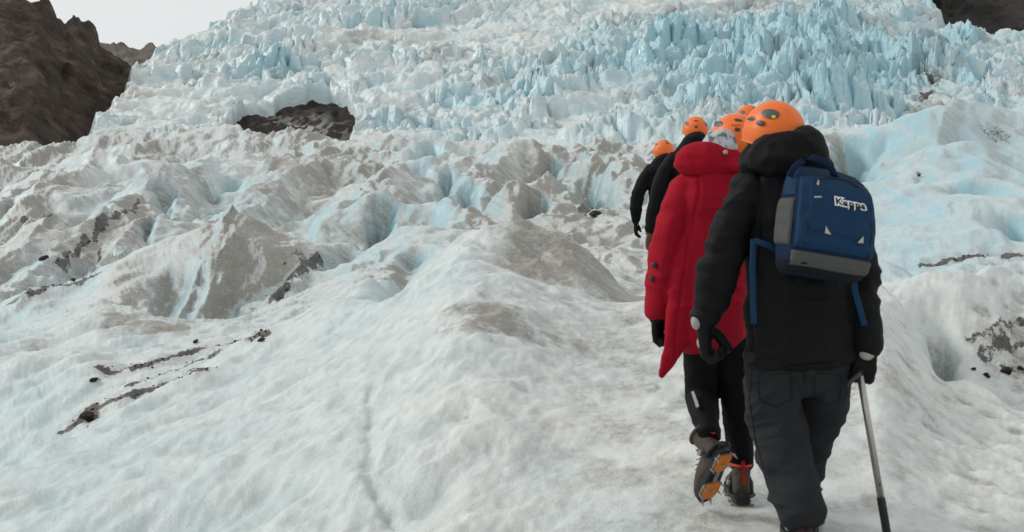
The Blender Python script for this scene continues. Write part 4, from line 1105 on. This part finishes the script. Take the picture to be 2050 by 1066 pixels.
def shell(name, th0, th1, h0f, h1f, off, mat, parent=pack, nu=40, nv=14, wob=.0015):
    V, F = [], []
    for layer in (off, -.004):
        for j in range(nv + 1):
            for i in range(nu + 1):
                u, v = i / nu, j / nv; th = th0 + (th1 - th0) * u
                h = h0f(u) * (1 - v) + h1f(u) * v
                e = min(1, 8 * min(u, 1 - u, v, 1 - v) + .35) if layer > 0 else 1
                V.append(side_pt(th, h, layer * e + (wob * 3.0 * mnoise.noise(Vector((7 * u + th0, 6 * v, wob * 900))) * min(1, 6 * min(u, 1 - u, v, 1 - v)) if layer > 0 else 0)))
    n1 = (nu + 1) * (nv + 1)
    for j in range(nv):
        for i in range(nu):
            a = j * (nu + 1) + i; F.append((a, a + 1, a + nu + 2, a + nu + 1)); F.append((n1 + a, n1 + a + nu + 1, n1 + a + nu + 2, n1 + a + 1))
    rimv = [i for i in range(nu + 1)] + [j * (nu + 1) + nu for j in range(1, nv + 1)] + [nv * (nu + 1) + i for i in range(nu - 1, -1, -1)] + [j * (nu + 1) for j in range(nv - 1, 0, -1)]
    for a, b in zip(rimv, rimv[1:] + rimv[:1]): F.append((a, n1 + a, n1 + b, b))
    return solid(name, V, F, mat, parent, 0, True)
D2R = math.radians
# angle 90 deg = straight back, 180 = his left side, 0 = his right side
shell("base", D2R(-8), D2R(188), lambda u: .002, lambda u: .050, .004, M_PKBLACK)
shell("bottom_band", D2R(22), D2R(152), lambda u: .030, lambda u: .088, .007, M_PKGREY)
shell("side_pocket", D2R(158), D2R(200), lambda u: .105, lambda u: .285, .009, M_PKGREY)
shell("side_panel", D2R(155), D2R(186), lambda u: .295, lambda u: .395, .004, M_BLUE)
shell("front_pocket", D2R(34), D2R(146), lambda u: .100, lambda u: .385 - .02 * abs(u - .5), .013, M_BLUE, nu=56, nv=34, wob=.0022)
shell("front_panel", D2R(58), D2R(124), lambda u: .155 + .03 * (u - .5), lambda u: .352, .018, M_BLUE, nu=40, nv=24, wob=.0012)
shell("side_panel", D2R(2), D2R(30), lambda u: .095, lambda u: .37, .006, M_BLUE)
def on_face(w, h, off): return pk(w, face_d(w, h) + off, h)
def seam(path, r, mat, name, off=.014, parent=pack):
    bm = bmesh.new(); tube(bm, [on_face(w, h, off) for w, h in path], [r] * len(path), 6); return link(name, mesh_of(bm, name), mat, parent)
seam([(-.128, .10), (-.130, .2), (-.122, .30), (-.095, .365), (-.03, .388), (.05, .386), (.105, .36), (.13, .28), (.135, .18), (.132, .10)], .0028, M_NAVYPR, "zipper")
seam([(-.11, .295), (-.085, .30)], .0035, M_REFLECT, "zip_pull", .020)
seam([(-.085, .365), (-.092, .345)], .004, M_DSTEEL, "zip_pull", .018)
for (w, h, s_) in ((-.058, .165, 1), (.085, .152, -1)):
    V = [on_face(w + a * s_, h + b, .021) for a, b in ((-.009, -.0), (.016, -.002), (-.008, .027))]
    solid("reflective_triangle", V, [(0, 1, 2)], M_REFLECT, pack, .002)
for (off, z, mat, nm) in ((.0058, .0212, M_WHITEPR, "lettering_outline"), (.0012, .0228, M_NAVYPR, "lettering")):
    me = text_mesh("Kappa", .041, off, 1.16)
    for v in me.vertices:
        x, y = v.co.x * 1.10, v.co.y * .92
        v.co = on_face(.035 + x, .293 + y, z)
    link(nm, me, mat, pack, None if False else False)
bm = bmesh.new()
tube(bm, [P(a, b, D1 - c) - pk0 for a, b, c in ((1580, 352, .26), (1590, 336, .27), (1606, 323, .275), (1628, 316, .275), (1650, 323, .265), (1665, 338, .25), (1674, 358, .23))], [(.013, .006)] * 7, 10)
link("carry_handle", mesh_of(bm, "carry_handle"), M_BLUE2, pack)
def strap_w(name, pts, wd=.0125):
    bm = bmesh.new(); tube(bm, [p - pk0 for p in pts], [(wd, .0022)] * len(pts), 8); return link(name, mesh_of(bm, name), M_STRAP, pack)
strap_w("strap", [P(1572, 512, D1 - .165), P(1540, 492, D1 - .175), P(1510, 482, D1 - .168)], .012)
strap_w("loose_strap", [P(1509, 480, D1 - .168), P(1507, 540, D1 - .178), P(1508, 600, D1 - .184), P(1509, 648, D1 - .188)])
strap_w("loose_strap", [P(1708, 556, D1 - .19), P(1712, 585, D1 - .185), P(1722, 620, D1 - .18), P(1731, 652, D1 - .175)])
for (a, b, c, d) in ((1575, 1530, 345, .0), (1640, 1662, 352, .06)):      # shoulder straps over the shoulders
    strap_w("shoulder_strap", [P(a + 12, 400, D1 - .135), P(a + 4, 372, D1 - .12), P((a + b) / 2, 352, D1 - .05 + d), P(b, 352, D1 + .08 + d), P(b, 400, D1 + .16 + d)], .024)

# ---- ice axe in his right hand
axe = bpy.data.objects.new("ice_axe", None); COL.objects.link(axe); ax0 = P(1781, 1100, D1 - .02); axe.location = ax0; axe.empty_display_size = .1
tag(axe, "ice axe with silver shaft used as a walking stick by the nearest hiker", "ice axe")
top = P(1722, 752, D1 - .08)
def axp(t): return top.lerp(ax0, t) - ax0
bm = bmesh.new(); tube(bm, [axp(0), axp(.3), axp(.72)], [(.0135, .0175)] * 3, 20, closed_round=False); link("shaft", mesh_of(bm, "shaft"), M_STEEL, axe)
bm = bmesh.new(); tube(bm, [axp(.70), axp(.71), axp(.95), axp(.955)], [(.0155, .0195), (.0165, .0205), (.0165, .0205), (.015, .018)], 20, closed_round=False); link("grip_sleeve", mesh_of(bm, "grip_sleeve"), M_RUBBER, axe)
bm = bmesh.new(); tube(bm, [axp(.95), axp(.975), axp(1.02)], [(.012, .014), (.009, .010), (.001, .001)], 12, closed_round=False); link("spike", mesh_of(bm, "spike"), M_DSTEEL, axe)
for t_ in (.62,):
    bm = bmesh.new(); ball(bm, axp(t_) + Vector((0, -.0165, 0)), .004, None, 10); link("rivet", mesh_of(bm, "rivet"), M_DARKPL, axe)
tl = top - ax0
bm = bmesh.new(); tube(bm, [tl + Vector((-.005, .06, .005)), tl + Vector((.02, .13, -.002)), tl + Vector((.04, .19, -.02)), tl + Vector((.05, .235, -.045))], [(.006, .016), (.005, .014), (.004, .010), (.002, .003)], 10); link("pick", mesh_of(bm, "pick"), M_DSTEEL, axe)
bm = bmesh.new(); tube(bm, [tl + Vector((0, .08, .0)), tl + Vector((0, 0, .012)), tl + Vector((-.02, -.03, .004)), tl + Vector((-.045, -.035, -.018)), tl + Vector((-.058, -.03, -.040))], [(.008, .014), (.012, .016), (.010, .006), (.009, .004), (.006, .002)], 12); link("adze", mesh_of(bm, "adze"), M_DARKPL, axe)

# ------------------------------------------------------------------ hiker 2: red parka
D2 = 5.3
base2 = P(1452, 1012, D2); yaw2 = R(8)
def S2(px, py, dy, hw, hd): return (P(px, py, D2 + dy), hw / FPX * D2, hd)
sp2 = [S2(1437, 346, .02, 60, .08), S2(1437, 360, .01, 84, .115), S2(1436, 400, 0, 84, .14), S2(1432, 460, 0, 77, .145), S2(1426, 540, 0, 78, .15), S2(1416, 610, 0, 80, .16), S2(1410, 650, 0, 79, .168), S2(1410, 672, 0, 78, .17)]
armL2 = px_pts(D2, [(1376, 374, -.02, 32), (1357, 420, -.03, 34), (1344, 470, -.03, 34), (1333, 530, -.03, 33), (1322, 590, -.03, 29), (1315, 634, -.02, 22)])
armR2 = px_pts(D2, [(1500, 376, .04, 32), (1518, 430, .05, 33), (1526, 500, .06, 32), (1528, 560, .12, 28), (1520, 620, .20, 22)])
legL2 = px_pts(D2, [(1404, 650, 0, 38), (1404, 700, .02, 36), (1404, 750, .05, 35), (1405, 795, .05, 34), (1412, 832, -.08, 27), (1420, 872, -.20, 23)])
legR2 = px_pts(D2, [(1464, 650, .02, 38), (1470, 720, .04, 34), (1475, 790, .06, 32), (1478, 850, .06, 30), (1481, 900, .05, 26), (1484, 935, .04, 23)])
p2 = body("hiker in long red parka and black leggings lifting one crampon sole", G_PEOPLE, base2, sp2, P(1470, 292, D2 + .05), [armL2, armR2], [legL2, legR2], yaw2)
bm = bmesh.new(); tube(bm, [s[0] for s in sp2], [(s[1], s[2]) for s in sp2], 30, yaw2, n=2.4)
for a in (armL2, armR2): tube(bm, [p for p, r in a], [r for p, r in a], 20, closed_round=True)
ball(bm, P(1372, 378, D2 - .02), (.075, .08, .065)); ball(bm, P(1502, 380, D2 + .04), (.075, .08, .065))
tube(bm, [P(1392, 440, D2 - .05), P(1385, 520, D2 - .08), P(1374, 600, D2 - .10), P(1360, 660, D2 - .13), P(1346, 700, D2 - .15), P(1333, 732, D2 - .16), P(1323, 755, D2 - .165)], [(.06, .04), (.085, .05), (.09, .05), (.072, .035), (.046, .020), (.024, .012), (.008, .006)], 20, yaw2, ck=.1)
def panel_seam(co, nv):       # centre-back seam and cuff tabs
    x = co[:, 0] - np.interp(co[:, 2], [base2.z + .75, base2.z + 1.6], [P(1420, 650, D2).x, P(1446, 350, D2).x])
    back = nv[:, 1] < -.3
    d = -.004 * np.exp(-(x / .006) ** 2) * back
    sl = co[:, 0] - np.interp(co[:, 2], [base2.z + .8, base2.z + 1.2, base2.z + 1.45], [P(1342, 640, D2).x, P(1368, 480, D2).x, P(1392, 372, D2).x])
    d = d - .007 * np.exp(-(sl / .008) ** 2) * back                                    # where sleeve meets body
    zz = co[:, 2] - base2.z
    arm = co[:, 0] < P(1360, 500, D2).x
    q = np.stack([co[:, 0] * 5, co[:, 1] * 5, co[:, 2] * 16 + co[:, 0] * 6], 1)
    d = d + .010 * arm * np.exp(-((zz - 1.12) / .13) ** 2) * (1 - 2.2 * np.abs(vnoise3(q, 191)))   # elbow creases
    return d + .004 * (1 - 2 * np.abs(vnoise3(co * np.array([9., 9., 5.]), 195)))
jk2 = link("parka", fuse(bm, "parka", base2, .0065, 2, folds(.0085, 4.0, 3.4, 112, panel_seam)), M_RED, p2)
hd = [(1428, 343, -.04, 70, .08), (1428, 333, -.045, 79, .09), (1429, 322, -.045, 76, .09), (1431, 310, -.04, 64, .085), (1433, 299, -.035, 48, .07)]
bm = bmesh.new(); tube(bm, [P(a, b, D2 + c) for a, b, c, d, e in hd], [(d / FPX * D2, e) for a, b, c, d, e in hd], 28, yaw2, ck=.12)
tube(bm, [P(1356, 330, D2 - .02), P(1400, 333, D2 - .11), P(1470, 336, D2 - .12), P(1508, 328, D2 - .02)], [.024, .026, .026, .024], 14)
hood2 = link("hood", fuse(bm, "hood", base2, .008, 3, folds(.007, 6, 5, 131)), M_RED, jk2)
hd = [(1447, 302, -.02, 46, .085), (1447, 288, -.02, 43, .085), (1446, 276, -.02, 38, .075), (1445, 268, -.015, 30, .06)]
bm = bmesh.new(); tube(bm, [P(a, b, D2 + c) for a, b, c, d, e in hd], [(d / FPX * D2, e) for a, b, c, d, e in hd], 24, yaw2, ck=.12)
link("fleece_collar", fuse(bm, "fleece_collar", base2, .007, 2, folds(.004, 9, 9, 141)), M_FLEECE, p2)
def button(px, py, dy, r, mat, par, base, D):
    bm = bmesh.new(); c = P(px, py, D + dy) - base
    tube(bm, [c + Vector((0, .02, 0)), c + Vector((0, .001, 0)), c + Vector((0, -.002, 0))], [r, r, r * .7], 14, closed_round=False); link("button", mesh_of(bm, "button"), mat, par)
button(1310, 531, -.098, .013, M_DARKPL, jk2, base2, D2); button(1306, 558, -.088, .013, M_DARKPL, jk2, base2, D2)
button(1453, 305, -.150, .010, M_REFLECT, hood2, base2, D2)
bm = bmesh.new()
for l in (legL2, legR2): tube(bm, [p for p, r in l], [r for p, r in l], 20)
tube(bm, [P(1436, 630, D2 + .01), P(1436, 680, D2 + .02)], [(.16, .12), (.13, .10)], 22, yaw2)
lg2 = link("leggings", fuse(bm, "leggings", base2, .0075, 3, folds(.0045, 5, 10, 151)), M_LEGGING, p2)
V = [P(a, b, D2 + c) - base2 for a, b, c in ((1384, 786, -.052), (1389, 784, -.055), (1400, 814, -.135), (1394, 817, -.135))]
solid("reflective_stripe", V, [(0, 1, 2, 3)], M_REFLECT, lg2, .006)
sc2 = D2 / FPX
def F2(kind, px, py, w, h, roll=0): return (kind, (px - 1473) * sc2, (288 - py) * sc2, w * sc2, h * sc2, roll)
helmet(p2, base2, P(1472, 288, D2 + .05), [F2('mesh', 1437, 250, 6, 7, -30), F2('vent', 1472, 246, 9, 3.4, -12), F2('clip', 1466, 265, 5.5, 4, -10), F2('vent', 1492, 268, 5, 4, 20)], R(8), (1464 * sc2 - 1473 * sc2, (288 - 256) * sc2, .012, -6))
glove(p2, base2, P(1315, 642, D2 - .02), (.12, .3, -1), (.5, .8, .1), 1.7, M_GLOVE, k=1.0)
glove(p2, base2, P(1519, 628, D2 + .21), (-.1, .5, -1), (-.5, .8, .1), 1.2, M_GLOVE, k=1.0)
boot(p2, base2, P(1450, 912, D2 - .30), (-.20, .55, -.80), (-.42, .72, .55), M_SUEDE, M_REDTAB, collar=M_SUEDE)
boot(p2, base2, P(1486, 1009, D2 + .0), (.03, 1, .05), (0, -.05, 1), M_SUEDE, M_REDTAB)

# ------------------------------------------------------------------ hikers 3 to 5, farther up the track
def hiker(label, D, top_px, top_py, feats, armL, armR, hoodmat, jmat, pmat, gL, gR, cx_body, phase, seed, bootmat):
    s = FPX / D
    H = 1.80
    top = P(top_px, top_py, D); g = top.z - H; x0 = P(cx_body, 400, D).x
    base = Vector((x0, D, g))
    def Q(x, y, z): return Vector((x0 + x, D + y, g + z))
    lean = top.x - x0
    spine = [(Q(lean * .7, .02, 1.50), .11, .08), (Q(lean * .6, .01, 1.46), .19, .11), (Q(lean * .4, 0, 1.36), .205, .135), (Q(lean * .2, 0, 1.15), .19, .14), (Q(0, 0, .98), .195, .145), (Q(0, 0, .84), .205, .155), (Q(0, 0, .78), .205, .155)]
    aL = px_pts(D, armL) if armL else [(Q(-.19, 0, 1.42), .072), (Q(-.25, .0, 1.15), .066), (Q(-.26, .10, .90), .045)]
    aR = px_pts(D, armR) if armR else [(Q(.19, 0, 1.42), .072), (Q(.25, .0, 1.15), .066), (Q(.26, .10, .90), .045)]
    st = .16 * phase
    lL = [(Q(-.10, 0, .84), .095), (Q(-.10, st * .6, .50), .068), (Q(-.10, st - .06, .14), .052)]
    lR = [(Q(.10, 0, .84), .095), (Q(.10, -st * .5, .50), .068), (Q(.10, -st - .06, .14), .052)]
    hc = Vector((top.x, D + .05, top.z - .138))
    p = body(label, G_PEOPLE, base, spine, hc + Vector((0, 0, -.01)), [aL, aR], [lL, lR])
    bm = bmesh.new(); tube(bm, [q[0] for q in spine], [(q[1], q[2]) for q in spine], 26, 0, n=2.3)
    for a in (aL, aR):
        tube(bm, [q for q, r in a], [r for q, r in a], 18); ball(bm, a[0][0], (.08, .08, .065))
    jk = link("jacket", fuse(bm, "jacket", base, .012, 3, folds(.007, 4, 7, seed)), jmat, p)
    n0 = Vector((top.x, D, top.z - .30)); bm = bmesh.new()
    tube(bm, [n0 + Vector((-.02, -.02, -.08)), n0 + Vector((-.01, -.05, -.02)), n0 + Vector((0, -.05, .05)), n0 + Vector((.01, -.02, .10))], [(.19, .12), (.16, .13), (.13, .12), (.08, .08)], 22)
    link("hood", fuse(bm, "hood", base, .011, 3, folds(.008, 7, 5, seed + 3)), hoodmat, jk)
    bm = bmesh.new()
    for l in (lL, lR): tube(bm, [q for q, r in l], [r for q, r in l], 18)
    tube(bm, [Q(0, 0, .92), Q(0, 0, .80)], [(.17, .13), (.16, .12)], 22)
    link("trousers", fuse(bm, "trousers", base, .012, 3, folds(.006, 4, 9, seed + 5)), pmat, p)
    helmet(p, base, hc, [(k, (a - top_px) / s, (top_py + .138 * s - b) / s, w / s, h / s, r) for k, a, b, w, h, r in feats], R(2))
    for a, m in ((aL, gL), (aR, gR)):
        w, e = Vector(a[-1][0]), Vector(a[-2][0]); d = (w - e).normalized()
        glove(p, base, w + d * .02, d, (.3, .9, 0), .55, m, k=1.05, voxel=.006)
    for l, sg in ((lL, -1), (lR, 1)):
        f = Vector(l[-1][0]); yb = ground_z(f.x, f.y - .05)
        boot(p, base, Vector((f.x, f.y - .05, g + .02)), (sg * .06, 1, .03), (0, 0, 1), bootmat, M_REDTAB)
    return p
hiker("hiker in black jacket with a brown glove beside the red parka", 11.0, 1394, 233,
      [('vent', 1392, 244, 4.5, 1.6, 0), ('mesh', 1375.5, 248, 3, 4.5, 10), ('mesh', 1412.5, 250, 4, 4.5, 0), ('clip', 1391, 256, 3, 2.4, 0)],
      [(1350, 318, 0, 15), (1330, 345, 0, 16), (1314, 395, 0, 14.5), (1306, 430, .03, 12), (1300, 466, .06, 9.5)], None, M_BLACK2, M_BLACK, M_LEGGING, M_BROWN, M_BROWN, 1386, 1, 201, M_SUEDE)
hiker("hiker whose orange helmet alone shows behind the two front walkers", 10.0, 1501, 210,
      [('mesh', 1484, 226, 5, 4, -10), ('vent', 1509, 218, 5, 1.8, -4), ('clip', 1511, 230, 3, 2.4, 0)], None, None, M_BLACK2, M_BLACK2, M_JEAN, M_GLOVE, M_GLOVE, 1505, -1, 231, M_SUEDE)
hiker("farthest hiker in black with left arm hanging free at the head of the file", 13.0, 1330, 280,
      [('mesh', 1315, 290, 2, 3.5, 0), ('vent', 1334, 282, 3.5, 1.4, 0), ('clip', 1334, 288, 2.6, 2, 0)],
      [(1304, 340, 0, 13), (1291, 360, 0, 13.5), (1277, 388, 0, 12.5), (1273, 415, 0, 12), (1273, 444, .02, 9)], None, M_BLACK2, M_BLACK2, M_LEGGING, M_GLOVE, M_GLOVE, 1334, 1, 261, M_SUEDE)

# ================================================================== STONES AND GRAVEL
M_STONE = rock_material("dark_stone", 6.0, [(0.026, 0.021, 0.018), (0.068, 0.054, 0.045), (0.13, 0.104, 0.088)])
def stone_shape(sd, sub=1):
    bm = bmesh.new(); bmesh.ops.create_icosphere(bm, subdivisions=sub, radius=1.0); rd = random.Random(sd)
    ax = Vector((rd.uniform(.8, 1.3), rd.uniform(.6, 1.0), rd.uniform(.45, .75)))
    cuts = [Vector((rd.gauss(0, 1), rd.gauss(0, 1), rd.gauss(0, 1))).normalized() for _ in range(7)]
    for v in bm.verts:
        p = v.co.copy()
        for c in cuts:
            d = p.dot(c)
            if d > .52: p -= c * (d - .52) * .95
        v.co = Vector((p.x * ax.x, p.y * ax.y, p.z * ax.z)) * (1 + .10 * mnoise.noise(v.co * 2.3 + Vector((sd, 0, 0))))
    co = np.array([v.co[:] for v in bm.verts], np.float32); f = [[v.index for v in q.verts] for q in bm.faces]; bm.free(); return co, f
SHAPES = [stone_shape(k, 1) for k in range(10)]
def gravel(name, label, sel, count, size, seed):
    rg = np.random.default_rng(seed)
    w = (sel * (np.gradient(GX, axis=1) * np.gradient(GY, axis=0)) / GY ** 1.3).ravel(); w = np.where(np.isfinite(w) & (w > 0), w, 0); w /= w.sum()
    idx = rg.choice(w.size, count, p=w)
    V, F, off = [], [], 0
    for i in idx:
        co, f = SHAPES[int(rg.integers(10))]
        y = GY.ravel()[i]; r = size * y ** .6 * float(rg.lognormal(-.55, .6)); a = rg.uniform(0, 6.28)
        ca, sa = math.cos(a), math.sin(a); c = co * r
        c = np.stack([c[:, 0] * ca - c[:, 1] * sa, c[:, 0] * sa + c[:, 1] * ca, c[:, 2]], 1)
        c += np.array([GX.ravel()[i] + rg.normal(0, .004 * y), y + rg.normal(0, .006 * y), GZ.ravel()[i] + .15 * r]); V.append(c); F += [[q + off for q in t] for t in f]; off += len(co)
    me = bpy.data.meshes.new(name); me.from_pydata(np.concatenate(V).tolist(), [], F); me.update()
    tag(link(name, me, M_STONE, None, False), label, kind="stuff")
gl = GG * sstep(.15, .5, GG)
gravel("gravel", "dark gravel lying in streaks on the ice of the left foreground", gl * (GX < 0) * (GY < 20), 2000, .0022, 1)
gravel("gravel", "dark gravel in the gullies of the dusty ice mounds at left", gl * (GX < 0) * (GY >= 20) * (GY < 60), 1400, .0030, 2)
gravel("gravel", "dark stones and gravel strewn on the ice at right", gl * (GX > 0) * (GY < 26), 1500, .0030, 3)
gravel("gravel", "dark stone specks on the blue ice slope at right", np.maximum(gl, .02 * sstep(.4, .46, GU)) * (GX > 0) * (GY >= 26) * (GY < 80), 300, .0050, 4)
def stone(px, py, rpx, label, sd, group=None):
    x, y, z = hit_col(px, py + rpx * .5, GZ); r = rpx / FPX * y
    co, f = stone_shape(100 + sd, 2)
    me = bpy.data.meshes.new("stone"); me.from_pydata((co * r).tolist(), [], f); me.update()
    o = link("stone", me, M_STONE, None, False); o.location = (x, y, ground_z(x, y) + .32 * r); o.rotation_euler = (0, 0, sd * 1.3)
    tag(o, label, "stone", "loose stones on the ice")
stone(392, 686, 8, "small dark stone lying alone above the gravel streak on the left ice", 1)
stone(524, 680, 11, "dark angular stone at the upper right tip of the left gravel streak", 2)
stone(187, 766, 9, "flat dark stone at the left edge of the left foreground gravel", 3)
stone(175, 836, 18, "brownish block in the lowest pocket of gravel at left", 4)
stone(88, 516, 11, "dark upright stone standing on the ice rim at far left", 5)
stone(1190, 428, 15, "dark boulder on the ice left of the farthest hiker", 6)
stone(1976, 757, 9, "round dark stone beside the right hand crevice", 7)
stone(2016, 745, 15, "largest flat stone among the gravel at the right edge", 8)
stone(2042, 738, 10, "brown stone at the right edge next to the large flat stone", 9)
stone(1948, 745, 6, "small dark stone nearest the crevice at right", 10)
stone(1840, 352, 5, "small dark stone high on the blue ice slope beside the backpack", 11)
stone(1505, 33, 7, "dark boulder riding on the icefall high above the helmets", 12) if False else None
